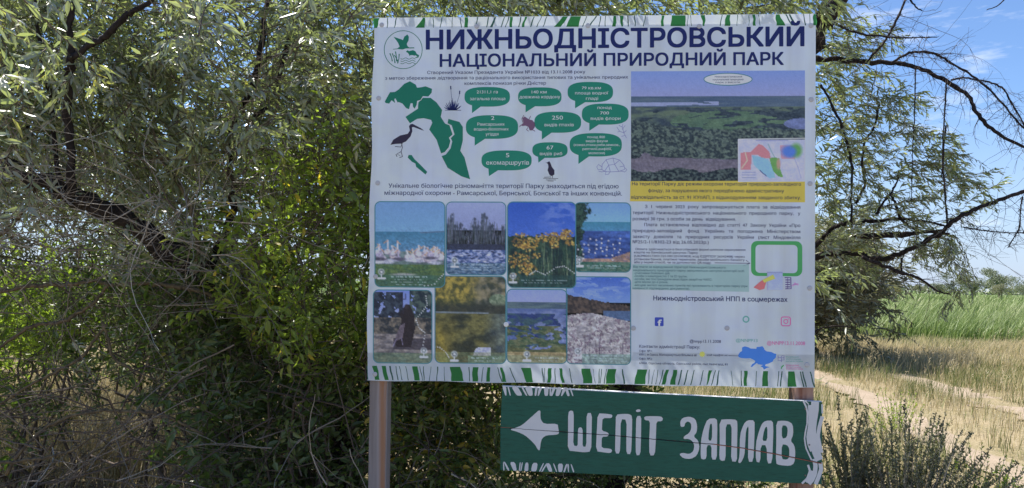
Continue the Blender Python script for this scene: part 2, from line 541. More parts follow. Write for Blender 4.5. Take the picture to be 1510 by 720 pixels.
def post(xl, xr, yt, mat):
    A = face(np.array([xl, xr]), np.array([yt, yt]), -0.0165)
    up = BV
    w = A[1] - A[0]; w = w - up * (w @ up)
    back = np.cross(up, w); back *= 0.095 / np.linalg.norm(back)
    if back[1] < 0: back = -back
    top = A[0]; L = top[2] + 0.25
    mb = MB(); ns = 10
    for k in range(ns + 1):
        b = top - up * L * k / ns
        ch = 0.004
        sk = .05 * sin(k * 1.1)
        ring = [b + w * .06, b + w * (.40 + sk), b + w * (.60 + sk), b + w * (.74 + sk), b + w * .94, b + w + back * .08, b + w + back * .92, b + w * .94 + back, b + w * .06 + back, b + back * .92, b + back * .08]
        mb.add(np.array(ring), tint=np.array([0, .05, .32, .52, .42, .1, .1, .1, .1, .1, 0]))
    q = []
    for k in range(ns):
        for m in range(11): q.append([k * 11 + m, (k + 1) * 11 + m, (k + 1) * 11 + (m + 1) % 11, k * 11 + (m + 1) % 11])
    mb.f[4].append(np.array(q)); mb.f[4].append(np.array([[0, 4, 5, 10], [10, 5, 6, 9], [9, 6, 7, 8]]))
    return mb.build('post', mat, board)


post(552.3, 578.5, 45, M_post)
post(1174.5, 1202.5, 45, M_post_dark)

_n, _l = M_post.node_tree.nodes, M_post.node_tree.links       # one long reddish sap streak down the post


# ---- flat print helpers: outlines given in photograph pixels, laid on the board's face
def outline(mb, pts, lift, holes=(), plane=None):
    fn = plane or face
    rings = [np.asarray(pts, float)] + [np.asarray(h, float) for h in holes]
    tri = tessellate_polygon([[Vector((p[0], p[1], 0)) for p in r] for r in rings])
    P = np.vstack(rings)
    V = fn(P[:, 0], P[:, 1], lift)
    T = []
    for t in tri:
        a, b, c = (P[k] for k in t)
        cr = (b[0] - a[0]) * (c[1] - a[1]) - (b[1] - a[1]) * (c[0] - a[0])
        T.append(t if cr < 0 else (t[0], t[2], t[1]))
    mb.add(V, tris=T)


def stroke(mb, pts, w, lift, plane=None, taper=None):
    fn = plane or face
    P = np.asarray(pts, float)
    T = np.gradient(P, axis=0); T /= np.linalg.norm(T, axis=1)[:, None] + 1e-9
    N = np.stack([-T[:, 1], T[:, 0]], 1)
    ww = np.broadcast_to(np.asarray(w, float), (len(P),))[:, None] / 2
    if taper is not None: ww = ww * np.asarray(taper, float)[:, None]
    A = P + N * ww; B = P - N * ww
    V = fn(np.concatenate([A[:, 0], B[:, 0]]), np.concatenate([A[:, 1], B[:, 1]]), lift)
    n = len(P)
    mb.add(V, quads=[[k, k + 1, n + k + 1, n + k] for k in range(n - 1)])


def ellipse(cx, cy, rx, ry, n=28, a0=0.0, a1=2 * pi):
    t = np.linspace(a0, a1, n, endpoint=False)
    return np.stack([cx + rx * np.cos(t), cy + ry * np.sin(t)], 1)


def rrect(x0, y0, x1, y1, r, n=5, skew=None):
    P = []
    for cx, cy, a in ((x1 - r, y0 + r, -pi / 2), (x1 - r, y1 - r, 0), (x0 + r, y1 - r, pi / 2), (x0 + r, y0 + r, pi)):
        for k in range(n + 1):
            t = a + pi / 2 * k / n
            P.append((cx + r * cos(t), cy + r * sin(t)))
    P = np.array(P)
    P[:, 1] += slope(P[:, 1]) * (P[:, 0] - x0)
    return P


def closed(P):
    P = np.asarray(P); return np.vstack([P, P[:1]])


def mats(pts, ox, oy, s):
    return [(ox + x / s, oy + y / s) for x, y in pts]


I_navy = ink_mat('navy_ink', ink(22, 30, 80))
I_text = ink_mat('dark_text_ink', ink(28, 32, 76))
I_green = ink_mat('green_ink', ink(28, 104, 90))
I_map = ink_mat('map_green_ink', ink(22, 92, 78))
I_white = ink_mat('white_ink', ink(168, 200, 205))
I_leaf = ink_mat('leaf_green_ink', (0.06, 0.30, 0.09), trans=0.45)
I_thin = ink_mat('thin_green_ink', (0.05, 0.15, 0.12), trans=0.25)
I_teal = ink_mat('teal_ink', ink(62, 112, 128))
I_ochre = ink_mat('ochre_ink', ink(186, 156, 72))
I_sage = ink_mat('sage_ink', ink(126, 154, 160))
I_frame = ink_mat('bright_green_ink', ink(60, 132, 82))
I_bird = ink_mat('bird_ink', ink(38, 34, 54))
I_pale = ink_mat('pale_line_ink', ink(104, 106, 156))
I_blue = ink_mat('map_blue_ink', ink(56, 106, 200))
I_pink = ink_mat('pink_ink', ink(170, 84, 142))
I_brown = ink_mat('frog_ink', ink(88, 66, 92))
I_pgreen = ink_mat('pale_green_ink', ink(86, 142, 142))
I_gold = ink_mat('gold_ink', ink(190, 172, 90))
I_fb = ink_mat('logo_blue_ink', ink(48, 64, 150))
I_badge = ink_mat('badge_ink', ink(172, 186, 222))

# ---- striped hems
top_st, bot_st = [], []
def z(lst, ox, s, rows):
    for r in rows:
        t0, t1, b0, b1 = r
        lst.append((ox + t0 / s, ox + t1 / s, ox + b0 / s, ox + b1 / s))
z(top_st, 540, 3.775, [(42,75,42,60),(118,122,114,118),(166,171,154,158),(318,328,275,325),(370,374,372,376),(420,425,409,413),(479,482,476,479),(522,526,528,532),(548,566,546,566),(618,624,609,614),(678,684,668,673),
  (716,724,688,702),(768,773,748,753),(792,797,772,777),(800,816,798,812),(858,864,846,852),(884,896,866,880),(932,938,912,918),(974,978,947,952),(1004,1008,982,986),(1096,1124,1045,1082),(1138,1196,1114,1182),(1226,1230,1202,1207),(1278,1286,1236,1244),(1303,1308,1293,1298),(1330,1334,1328,1332),(1378,1392,1368,1388),(1410,1432,1422,1430),(1454,1459,1456,1461)])
z(top_st, 920, 4.8, [(24,29,29,34),(73,79,76,82),(150,155,134,140),(268,286,264,282),(340,436,330,436),(452,456,446,451),(468,472,478,482),(543,573,558,570),(693,699,678,684),(728,754,712,752),(802,807,798,802),(884,887,882,886),(908,926,914,934),(950,954,962,966),(1076,1102,1080,1142),(1142,1152,1186,1196),(1166,1178,1206,1222),(1268,1274,1282,1290),(1312,1316,1316,1321),(1343,1362,1336,1362)])
z(bot_st, 540, 4.576, [(2,8,8,14),(40,72,60,90),(104,132,126,152),(155,166,176,184),(198,203,212,218),(221,225,240,245),(264,268,282,287),(310,346,326,362),(360,363,378,382),(384,389,388,393),(436,439,424,428),(478,486,474,479),(524,527,528,532),(564,634,574,658),(690,696,695,700),(720,758,718,754),(788,792,776,781),(818,838,810,834),(884,890,914,920),(902,918,920,946),(966,972,1006,1012),(1044,1110,1080,1126),(1184,1190,1192,1198),(1202,1206,1202,1206),(1228,1252,1220,1242),(1272,1277,1272,1277),(1302,1322,1322,1340),(1368,1373,1386,1392),(1452,1512,1464,1526)])
z(bot_st, 870, 4.441, [(18,21,34,37),(60,64,55,60),(74,78,64,69),(106,110,90,96),(117,173,104,163),(209,216,220,230),(310,374,291,362),(388,392,378,382),(420,423,402,406),(444,447,428,432),(476,482,452,458),(498,518,468,492),(545,571,524,560),(596,604,574,583),(638,644,612,620),(680,685,656,663),(740,744,717,723),(778,800,762,767),(820,825,792,797),(842,848,826,835),(922,925,934,938),(988,993,990,996),(1008,1032,1008,1028),(1089,1093,1083,1087),(1134,1166,1127,1166),(1234,1239,1226,1231),(1254,1261,1243,1251),(1297,1338,1294,1353),(1374,1381,1396,1404),(1388,1396,1412,1420),(1438,1446,1466,1476)])
rs = random.Random(5)
for lst, lo in ((top_st, 0), (bot_st, 1)):
    for (t0, t1, b0, b1) in lst:
        n = 9; L, R_ = [], []
        ph = rs.uniform(0, 6); am = rs.uniform(0.3, 1.3) if (t1 - t0) > 3 else rs.uniform(0.2, 0.7)
        for k in range(n):
            u = k / (n - 1)
            xa = t0 + (b0 - t0) * u + am * sin(ph + u * 4) * sin(pi * u); xb = t1 + (b1 - t1) * u + am * sin(ph + u * 4 + .5) * sin(pi * u)
            xm = (xa + xb) / 2
            if lo: y0 = 539.5 + (xm - 545) * 0.0135; y1 = 560 + (xm - 540.5) * 0.0166
            else: y0 = 27 - (xm - 551) * .0092; y1 = 41.5 - (xm - 551) * .0062
            y = y0 + (y1 - y0) * u
            L.append((xa, y)); R_.append((xb, y))
        V = face(np.array([p[0] for p in L + R_]), np.array([p[1] for p in L + R_]), LAY)
        mb = MB(); mb.add(V, quads=[[k, k + 1, n + k + 1, n + k] for k in range(n - 1)])
        mb.build('border_stripe', I_leaf if (t1 - t0 + b1 - b0) / 2 > 3 else I_thin, board)

# ---- lettering: every line is fitted to the width it has on the board
LINES = []
def text(s, x0, x1, y, cap, mat=None, bold=0.0, parent=None, name='lettering', plane=None, res=1, dy=None, group=None, lift=2):
    LINES.append(dict(s=s, x0=x0, x1=x1, y=y, cap=cap, mat=mat or I_text, bold=bold, parent=parent or board, name=name, dy=dy, res=res, lift=lift, key=group))


def glyph_faces(o, dg, res):
    """Faces of a line of text: every outer contour is filled by itself with the holes that lie in it."""
    cu = o.evaluated_get(dg).to_curve(dg, apply_modifiers=False)
    loops = []
    for sp in cu.splines:
        bp = sp.bezier_points; n = len(bp)
        if n < 2: continue
        A = np.array([p.co[:2] for p in bp]); HR = np.array([p.handle_right[:2] for p in bp]); HL = np.array([p.handle_left[:2] for p in bp])
        pts = []
        for k in range(n):
            a, b, c, d = A[k], HR[k], HL[(k + 1) % n], A[(k + 1) % n]
            straight = abs((b[0] - a[0]) * (d[1] - a[1]) - (b[1] - a[1]) * (d[0] - a[0])) + abs((c[0] - a[0]) * (d[1] - a[1]) - (c[1] - a[1]) * (d[0] - a[0])) < 1e-6
            for q in range(1 if straight else res + 1):
                t = q / (res + 1); pts.append((1 - t) ** 3 * a + 3 * (1 - t) ** 2 * t * b + 3 * (1 - t) * t * t * c + t ** 3 * d)
        P = np.array(pts)
        ar = .5 * (P[:, 0] * np.roll(P[:, 1], -1) - np.roll(P[:, 0], -1) * P[:, 1]).sum()
        if abs(ar) > 1e-6: loops.append(P)
    loops.sort(key=lambda P: P[:, 0].min())
    groups, right = [], -1e9                                 # contours that share a stretch of the line make one character
    for P in loops:
        if P[:, 0].min() > right or not groups: groups.append([])
        groups[-1].append(P); right = max(right, P[:, 0].max())
    V, T, n = [], [], 0
    for G_ in groups:
        key = tuple(np.round((np.vstack(G_) - np.vstack(G_).min(0)).ravel()[:24], 4)) + (sum(map(len, G_)),)
        og = np.vstack(G_).min(0)
        if key not in GLYPHS:
            Q = np.vstack(G_) - og; E, m = [], 0
            for P in G_: k = len(P); E += [(m + i, m + (i + 1) % k) for i in range(k)]; m += k
            r = delaunay_2d_cdt([Vector(q) for q in Q], E, [], 0, 1e-6)
            v = np.array([tuple(x) for x in r[0]]); t = np.array([f for f in r[2]], int)
            c = v[t].mean(1); w = np.zeros(len(c), int)
            for i, j in E:                                   # winding number: overlapping strokes stay filled
                (xa, ya), (xb, yb) = Q[i], Q[j]
                cr = (xb - xa) * (c[:, 1] - ya) - (yb - ya) * (c[:, 0] - xa)
                w += ((ya <= c[:, 1]) & (yb > c[:, 1]) & (cr > 0)).astype(int) - ((ya > c[:, 1]) & (yb <= c[:, 1]) & (cr < 0)).astype(int)
            GLYPHS[key] = (v, t[w != 0])
        v, t = GLYPHS[key]
        V.append(v + og); T.append(t + n); n += len(v)
    return np.vstack(V), np.vstack(T), None


GLYPHS = {}
def flush_text():
    objs = []
    for L in LINES:
        c = bpy.data.curves.new('t', 'FONT'); c.body = L['s']; c.resolution_u = L['res']; c.fill_mode = 'FRONT'
        o = bpy.data.objects.new('t', c); COL.objects.link(o); objs.append(o)
    bpy.context.view_layer.update()
    dg = bpy.context.evaluated_depsgraph_get()
    batches = {}
    for L, o in zip(LINES, objs):
        V, T, Z_ = glyph_faces(o, dg, L['res'])
        xa, xb = V[:, 0].min(), V[:, 0].max()
        sx = (L['x1'] - L['x0']) / (xb - xa); sy = L['cap'] / 0.70
        px = L['x0'] + (V[:, 0] - xa) * sx
        sl = slope(L['y']) if L['dy'] is None else L['dy'] / (L['x1'] - L['x0'])
        py = L['y'] + sl * (px - L['x0']) - V[:, 1] * sy
        W = face(px, py, LAY * L['lift'])
        a, b, c_ = W[T[:, 0]], W[T[:, 1]], W[T[:, 2]]
        fl = (np.cross(b - a, c_ - a) @ BN) < 0
        T[fl] = T[fl][:, ::-1]
        mb = MB(); e = L['bold'] * 0.5 * sy          # heavier weight: the strokes spread a little to all sides
        if L['bold'] >= .02:
            D = [(0, 0), (e, e), (-e, e), (e, -e), (-e, -e), (1.2 * e, 0), (-1.2 * e, 0)]
        else:
            D = [(0, 0), (e * 1.3, 0)]
        for q_, (ex, ey) in enumerate(D):
            mb.add(W + BU * ex / 330.0 + BV * ey / 330.0 + BN * 2.5e-5 * q_, tris=T)
        batches[id(L)] = (mb, L)
    for o in objs:
        c = o.data; bpy.data.objects.remove(o); bpy.data.curves.remove(c)
    for mb, L in batches.values():
        mb.build(L['name'], L['mat'], L['parent'])


text('НИЖНЬОДНІСТРОВСЬКИЙ', 629, 1185, 72.5, 26.5, I_navy, bold=0.050, res=3, dy=-5)
text('НАЦІОНАЛЬНИЙ ПРИРОДНИЙ ПАРК', 649, 1155, 98.5, 17.5, I_navy, bold=0.045, res=3, dy=-3)
G = 'decree'
text('Створений Указом Президента України №1033 від 13.11.2008 року', 630, 863, 109.5, 4.6, bold=.012, group=G)
text('з метою збереження ,відтворення та раціонального використання типових та унікальних природних', 568, 926, 117.8, 4.6, bold=.012, group=G)
text('комплексів пониззя річки Дністер', 685, 805, 125.5, 4.6, bold=.012, group=G)
G = 'conventions'
text('Унікальне біологічне різноманіття території Парку знаходиться під егідою', 573, 912, 277, 6.2, I_navy, bold=.014, group=G, res=2)
text('міжнародної охорони - Рамсарської, Бернської, Бонської та інших конвенцій.', 567, 917, 287.5, 6.2, I_navy, bold=.014, group=G, res=2)

# ---- speech bubbles
BUB = [((685, 128.5, 752, 157.5), (696, 156, 712, 157, 696, 167), [('21311,1 га', 703, 734, 138, 4.4), ('загальна площа', 693, 745, 148, 4.4)]),
       ((764, 129, 828, 157), (775, 155, 792, 157, 775, 166), [('140 км', 784, 806, 138, 4.4), ('довжина кордону', 766, 826, 145.3, 4.4)]),
       ((837, 121, 904, 151), (848, 149, 866, 151, 848, 160), [('79 кв.км', 858, 886, 132, 4.2), ('площа водної', 848, 897, 139.5, 4.2), ('гладі', 864, 882, 147.5, 4.2)]),
       ((858, 153, 927, 184), (869, 182, 886, 184, 869, 193), [('понад', 881, 902, 161, 4.2), ('700', 885, 898, 169, 4.4), ('видів флори', 871, 915, 177, 4.4)]),
       ((687, 170, 764, 205), (700, 202, 718, 205, 700, 215), [('2', 724, 729, 177, 5.6), ('Рамсарських', 704, 744, 185.5, 4.3), ('водно-болотних', 699, 750, 192.7, 4.2), ('угіддя', 716, 735, 200, 4.2)]),
       ((788, 165, 857, 196), (799, 193, 816, 196, 799, 206), [('250', 814, 830, 176.5, 5.8), ('видів птахів', 803, 846, 186.5, 4.6)]),
       ((785, 210, 837, 233), (793, 230, 806, 233, 794, 240), [('67', 806, 816, 220.5, 5.6), ('видів риб', 796, 829, 229, 4.6)]),
       ((840, 196.5, 917, 231), (853, 228, 871, 231, 853, 242), [('понад 800', 866, 892, 204, 3.6), ('видів фауни', 864, 896, 209.8, 3.6), ('(комах,птахи,риби,земнов.,', 846, 914, 215.5, 3.5), ('рептилії,амфібії,', 859, 902, 221.5, 3.5), ('молюски)', 868, 892, 227.5, 3.5)]),
       ((710, 222, 784, 251.5), (720, 249, 738, 251, 721, 260), [('5', 746, 751, 232, 6), ('екомаршрутів', 717, 780, 243, 6.2)])]
for (x0, y0, x1, y1), tail, lines in BUB:
    mb = MB()
    cx, cy = (x0 + x1) / 2, (y0 + y1) / 2; hx, hy = (x1 - x0) / 2, (y1 - y0) / 2
    t = np.linspace(0, 2 * pi, 44, endpoint=False)
    e = 0.72
    P = np.stack([cx + hx * np.sign(np.cos(t)) * np.abs(np.cos(t)) ** e, cy + hy * np.sign(np.sin(t)) * np.abs(np.sin(t)) ** e], 1)
    outline(mb, P, LAY)
    outline(mb, [(tail[0], tail[1] - 4), (tail[2], tail[3] - 2), (tail[4], tail[5])], LAY * 1.25)
    b = mb.build('speech_bubble', I_green, board)
    for s_, a_, b_, yy, cap in lines: text(s_, a_, b_, yy, cap, I_white, bold=.014, parent=b, group='bub%d' % x0 + str(y0), res=2)

# ---- map of the park's land
m4 = lambda pts: mats(pts, 540, 110, 4.0)
mb = MB()
outline(mb, m4([(110,160),(140,105),(170,103),(190,90),(225,55),(258,40),(292,60),(300,78),(322,76),(350,70),(388,85),(386,108),(366,130),(335,128),(322,150),(300,156),(298,178),(286,202),(276,190),(274,170),(262,170),(252,205),(235,198),(215,172),(190,162),(186,166),(172,140),(166,146),(170,168),(150,152),(135,172),(114,168)]), LAY)
outline(mb, m4([(335,138),(380,138),(415,165),(448,210),(440,250),(465,290),(493,300),(510,354),(488,374),(497,392),(487,430),(463,458),(442,466),(430,430),(415,385),(372,325),(390,285),(383,268),(340,258),(300,262),(258,288),(232,250),(305,202),(308,165)]), LAY)
outline(mb, m4([(485,262),(520,272),(550,280),(570,310),(570,390),(555,450),(580,490),(613,618),(560,600),(480,550),(445,482),(470,472),(498,436),(508,394),(499,376),(521,354),(505,300),(480,288)]), LAY)
outline(mb, m4([(250,475),(268,475),(285,500),(322,535),(360,575),(350,590),(295,545),(290,525),(270,515),(245,490)]), LAY)
mp = mb.build('park_map', I_map, board)
mb = MB()
stroke(mb, m4([(335,130),(322,152),(302,160),(300,182),(305,200)]), 0.8, LAY * 2)
stroke(mb, m4([(493,298),(512,354),(490,374),(499,392),(489,430),(465,459),(442,468)]), 0.9, LAY * 2)
mb.build('boundary_line', I_white, mp)

# ---- emblem, birds and beasts
m11 = lambda pts: mats(pts, 560, 40, 11.07)
mb = MB()
stroke(mb, closed(ellipse(594.6, 73.5, 28, 28, 48)), 0.9, LAY)
outline(mb, m11([(225,160),(300,185),(360,205),(378,215),(400,160),(450,122),(475,160),(470,220),(440,275),(455,315),(480,335),(560,332),(565,348),(430,350),(370,368),(310,360),(215,368),(215,360),(290,350),(325,320),(300,260),(265,210)]), LAY)
outline(mb, m11([(425,405),(455,380),(480,395),(540,378),(580,395),(605,440),(640,460),(635,495),(590,508),(572,505),(615,480),(575,460),(565,472),(545,460),(500,460),(488,478),(478,450),(455,420)]), LAY)
for k in range(3):
    stroke(mb, m11([(340 + 22 * q, 515 + 38 * k + 12 * sin(q * 1.25)) for q in range(12)]), 0.75, LAY)
for a_, b_ in (((165,430),(205,560)),((205,430),(250,590)),((255,400),(275,560)),((318,440),(290,595)),((240,460),(300,580))):
    stroke(mb, m11([a_, ((a_[0] + b_[0]) / 2 + 8, (a_[1] + b_[1]) / 2), b_]), [1.6, 1.0, 1.6], LAY)
mb.build('emblem', I_map, board)

mb = MB()                                                    # clump of reed mace
for k in range(17):
    x = 659 + k * 1.05; h = 14 * (1 - abs(k - 8) / 12) + (k % 3) * 2
    stroke(mb, [(x * .5 + 334, 162.5), (x + (k - 8) * .25, 162.5 - h * .6), (x + (k - 8) * .55, 162.5 - h)], [1.6, 1.1, .2], LAY)
stroke(mb, [(667.5, 160), (665.5, 140), (664.5, 127)], .5, LAY); stroke(mb, [(664.9, 132), (664.5, 127)], 1.6, LAY)
stroke(mb, [(671, 160), (677, 142), (678, 134)], .5, LAY); stroke(mb, [(677.6, 139), (678, 134)], 1.6, LAY)
stroke(mb, [(656, 162.6), (680, 162.8)], .8, LAY)
mb.build('reed_drawing', I_navy, board)

mb = MB()                                                    # wading ibis
outline(mb, m4([(143,415),(160,385),(200,360),(245,350),(258,330),(252,305),(262,293),(275,292),(300,305),(325,318),(342,332),(320,325),(280,310),(270,312),(272,335),(262,365),(235,395),(205,408),(170,410)]), LAY)
for s_ in ([(208,405),(214,430),(206,455),(214,485)], [(215,400),(205,428),(170,425)], [(206,455),(180,470),(200,478)], [(214,485),(196,490)], [(175,470),(182,485)]): stroke(mb, m4(s_), .9, LAY)
mb.build('ibis_drawing', I_bird, board)
mr = lambda pts: mats(pts, 680, 110, 4.0)
mb = MB()                                                    # frog
outline(mb, mr([(350,300),(368,285),(362,258),(375,248),(400,265),(420,270),(438,290),(434,312),(420,330),(404,330),(398,310),(380,302),(362,304)]), LAY)
for s_ in ([(365,285),(358,262),(370,240)], [(400,265),(410,245)], [(420,325),(436,335)], [(350,300),(345,310)], [(395,312),(385,325),(398,335)]): stroke(mb, mr(s_), 1.0, LAY)
mb.build('frog_drawing', I_brown, board)
mb = MB()                                                    # heron over rippled water
outline(mb, mr([(505,520),(520,512),(528,525),(535,545),(550,565),(550,590),(535,600),(520,590),(510,565),(515,545),(512,528),(495,515)]), LAY)
for s_ in ([(525,595),(525,615)], [(540,598),(536,614)], [(484,612),(572,614)], [(500,622),(560,622)], [(490,606),(520,605)], [(510,628),(545,629)]): stroke(mb, mr(s_), .7, LAY)
mb.build('heron_drawing', I_bird, board)
mb = MB()                                                    # turtle, line drawing
shell = [(830,560),(832,530),(855,503),(895,493),(935,505),(960,535),(965,560),(930,572),(880,575),(845,572),(830,560)]
for s_ in (shell, [(830,545),(810,530),(800,545),(808,562),(830,560)], [(855,572),(850,592),(870,588),(878,575)], [(940,570),(965,575),(978,562),(964,550)], [(855,503),(870,535),(845,572)], [(895,493),(905,530),(870,535)], [(905,530),(935,505)], [(905,530),(930,572)], [(870,535),(880,575)], [(935,545),(962,540)], [(810,570),(830,575),(850,570)]): stroke(mb, mr(s_), .75, LAY)
mb.build('turtle_drawing', I_pale, board)
mb = MB()                                                    # sprig of water weed
for s_ in ([(975,375),(960,345),(950,310),(955,290)], [(960,345),(935,335),(918,310)], [(950,325),(968,300)], [(958,345),(975,330)], [(935,335),(922,340)], [(968,360),(945,365)], [(950,310),(930,300)]): stroke(mb, mr(s_), .7, LAY)
mb.build('weed_drawing', I_pale, board)


# ---- painted photographs: a fine grid of print colours
PR = 1.0
class Paint:
    def __init__(s, x0, y0, x1, y1, skew=True, r=8, step=1.2):
        s.x0, s.y0, s.x1, s.y1, s.r = x0, y0, x1, y1, r
        nx, ny = int((x1 - x0) / step) + 1, int((y1 - y0) / step) + 1
        s.X, s.Y = np.meshgrid(np.linspace(x0, x1, nx), np.linspace(y0, y1, ny), indexing='ij')
        s.I = np.zeros((nx, ny, 3)); s.skew = skew; s.soft = 0; s.grain = 1.0
    def fill(s, m, c):
        m = np.clip(m, 0, 1)[..., None]; s.I = s.I * (1 - m) + np.asarray(c, float) * m
    def vgrad(s, ya, yb, ca, cb):
        t = np.clip((s.Y - ya) / (yb - ya), 0, 1)[..., None]
        m = ((s.Y >= ya) & (s.Y <= yb))[..., None]
        s.I = np.where(m, np.array(ca) * (1 - t) + np.array(cb) * t, s.I)
    def ell(s, cx, cy, rx, ry, c, a=1.0, soft=.35):
        d = np.hypot((s.X - cx) / rx, (s.Y - cy) / ry)
        s.fill(a * np.clip((1 + soft - d) / (2 * soft), 0, 1), c)
    def line(s, pts, w, c, a=1.0):
        d = np.full_like(s.X, 1e9)
        for (xa, ya), (xb, yb) in zip(pts[:-1], pts[1:]):
            L = (xb - xa) ** 2 + (yb - ya) ** 2 + 1e-9
            t = np.clip(((s.X - xa) * (xb - xa) + (s.Y - ya) * (yb - ya)) / L, 0, 1)
            d = np.minimum(d, np.hypot(s.X - xa - t * (xb - xa), s.Y - ya - t * (yb - ya)))
        s.fill(a * np.clip(w / 2 + .5 - d, 0, 1), c)
    def poly(s, pts, c, a=1.0):
        P = np.array(pts); ins = np.zeros_like(s.X, bool); j = len(P) - 1
        for i in range(len(P)):
            xi, yi, xj, yj = *P[i], *P[j]
            ins ^= ((yi > s.Y) != (yj > s.Y)) & (s.X < (xj - xi) * (s.Y - yi) / (yj - yi + 1e-9) + xi); j = i
        s.fill(a * ins, c)
    def noise(s, sx, sy=None, seed=0, o=3): return vnoise(s.X + 300, s.Y + 300, sx, sy, seed, o)
    def mottle(s, m, ca, cb, sx, sy=None, seed=0, hard=2.6, o=3, a=1.0):
        t = np.clip((s.noise(sx, sy, seed, o) - .5) * hard + .5, 0, 1)[..., None]
        s.I = s.I * (1 - np.clip(m, 0, 1)[..., None] * a) + (np.array(ca) * (1 - t) + np.array(cb) * t) * np.clip(m, 0, 1)[..., None] * a
    def pin(s, x, y, caption=None):
        s.line([(x - 5, y + 9.5), (x + 5, y + 9.5)], 3, (205, 212, 235))
        s.ell(x, y, 4.4, 4.4, (200, 208, 230)); s.ell(x, y, 3.2, 3.2, (70, 80, 90)); s.ell(x, y, 1.7, 1.7, (215, 220, 235)); s.line([(x, y + 4), (x, y + 8)], 1.4, (210, 215, 235))
        if caption:
            xa, xb, rows = caption
            for k, yy in enumerate(rows):
                s.fill((np.abs(s.Y - yy) < .8) * (s.X > xa + 5 * (k % 2)) * (s.X < xb - 6 * (k % 2)) * (s.noise(1.7, 3, 7 + k, 1) > .42) * .5, (170, 186, 205))
    def dots(s, pts, n=18):
        P = np.array(pts, float); t = np.linspace(0, len(P) - 1, n)
        for x, y in zip(np.interp(t, np.arange(len(P)), P[:, 0]), np.interp(t, np.arange(len(P)), P[:, 1])): s.ell(x, y, .9, .9, (205, 212, 225), .9)
    def print_on(s, name='photo_print', lift=1.0, border=I_teal, quad=None, bw=1.3):
        nx, ny = s.X.shape
        B = s.I.copy()                                       # the soft, slightly blurred look of an enlarged snapshot
        for _ in range(s.soft):
            for ax_ in (0, 1): B = (np.roll(B, 1, ax_) + 2 * B + np.roll(B, -1, ax_)) / 4 if True else B
        B[[0, -1]] = s.I[[0, -1]]; B[:, [0, -1]] = s.I[:, [0, -1]]
        dark = np.clip((s.Y - s.y0) / (s.y1 - s.y0) * 3 - .6, .15, 1)
        gr = 1 + ((s.noise(2.6, 2.2, 77, 2) - .5) * .42 + (s.noise(7, 5, 78, 3) - .5) * .28) * dark * s.grain
        s.I = B * gr[..., None]
        g = np.random.default_rng(int(s.x0)); s.I = s.I + g.normal(0, 2.5, s.I.shape[:2])[..., None]
        s.I = s.I * .78 + s.I.mean(-1, keepdims=True) * .22
        cols = np.clip(np.array(np.where(s.I.clip(0, 255) / 255 <= .04045, s.I.clip(0, 255) / 255 / 12.92, ((s.I.clip(0, 255) / 255 + .055) / 1.055) ** 2.4)) / [.52, .53, .60], .004, .85)
        Yk = s.Y + slope(s.Y) * (s.X - s.x0) if s.skew else s.Y
        V = face(s.X, Yk, LAY * lift).reshape(-1, 3)
        i, j = np.meshgrid(np.arange(nx - 1), np.arange(ny - 1), indexing='ij')
        cx = (s.X[:-1, :-1] + s.X[1:, 1:]) / 2; cy = (s.Y[:-1, :-1] + s.Y[1:, 1:]) / 2; r = s.r
        dx = np.maximum(np.maximum(s.x0 + r - cx, cx - s.x1 + r), 0); dy = np.maximum(np.maximum(s.y0 + r - cy, cy - s.y1 + r), 0)
        keep = np.hypot(dx, dy) <= r + .2 if r else np.ones_like(cx, bool)
        a = (i * ny + j)[keep]
        mb = MB(); mb.add(V, quads=np.stack([a, a + 1, a + ny + 1, a + ny], -1), col=cols.reshape(-1, 3))
        o = mb.build(name, M_photo, board)
        if border:
            mb = MB(); stroke(mb, closed(rrect(s.x0, s.y0, s.x1, s.y1, max(r, .5))), bw, LAY * (lift + 1)); mb.build('border', border, o)
        return o

M_photo = photo_mat()
R5 = random.Random(3)

p = Paint(553, 297.5, 656, 423)                              # pelicans on a sandbank
p.vgrad(297, 343, (92, 134, 196), (96, 146, 200)); p.vgrad(342, 372, (52, 112, 156), (74, 122, 172)); p.line([(620, 343), (656, 341)], 2, (70, 100, 140))
p.vgrad(370, 424, (92, 112, 120), (66, 84, 84))
for k in range(34):
    x = R5.uniform(556, 654); y = R5.uniform(372, 384); h = R5.uniform(7, 18)
    c = R5.choice([(186, 178, 208), (206, 196, 216), (160, 150, 190), (196, 176, 190)])
    p.ell(x, y, 5, 3.6, (90, 88, 120)); p.ell(x, y - 1, 4.6, 3.6, c)
    p.line([(x + 1, y - 2), (x + R5.uniform(-2, 3), y - h)], 2.2, c); p.line([(x, y - h), (x + R5.choice([-5, 5]), y - h + 4)], 1.2, (196, 140, 110))
for k in range(12): p.ell(R5.uniform(556, 652), R5.uniform(380, 388), 9, 2.4, R5.choice([(170, 170, 205), (70, 66, 90)]), .9)
p.mottle(p.Y > 389.5, (60, 92, 66), (86, 112, 60), 5, 2.5, 3); p.ell(595, 405, 18, 2.5, (130, 135, 140)); p.fill((p.Y > 405) * .55, (44, 84, 84))
p.pin(562.5, 401, (577, 630, (408, 412, 416, 419))); p.dots([(626, 421), (640, 419), (648, 410), (654, 404)], 9)
p.print_on(lift=3)
p = Paint(658, 298, 746, 405)                                # reeds and water birds
p.vgrad(297, 340, (132, 144, 200), (120, 130, 186))
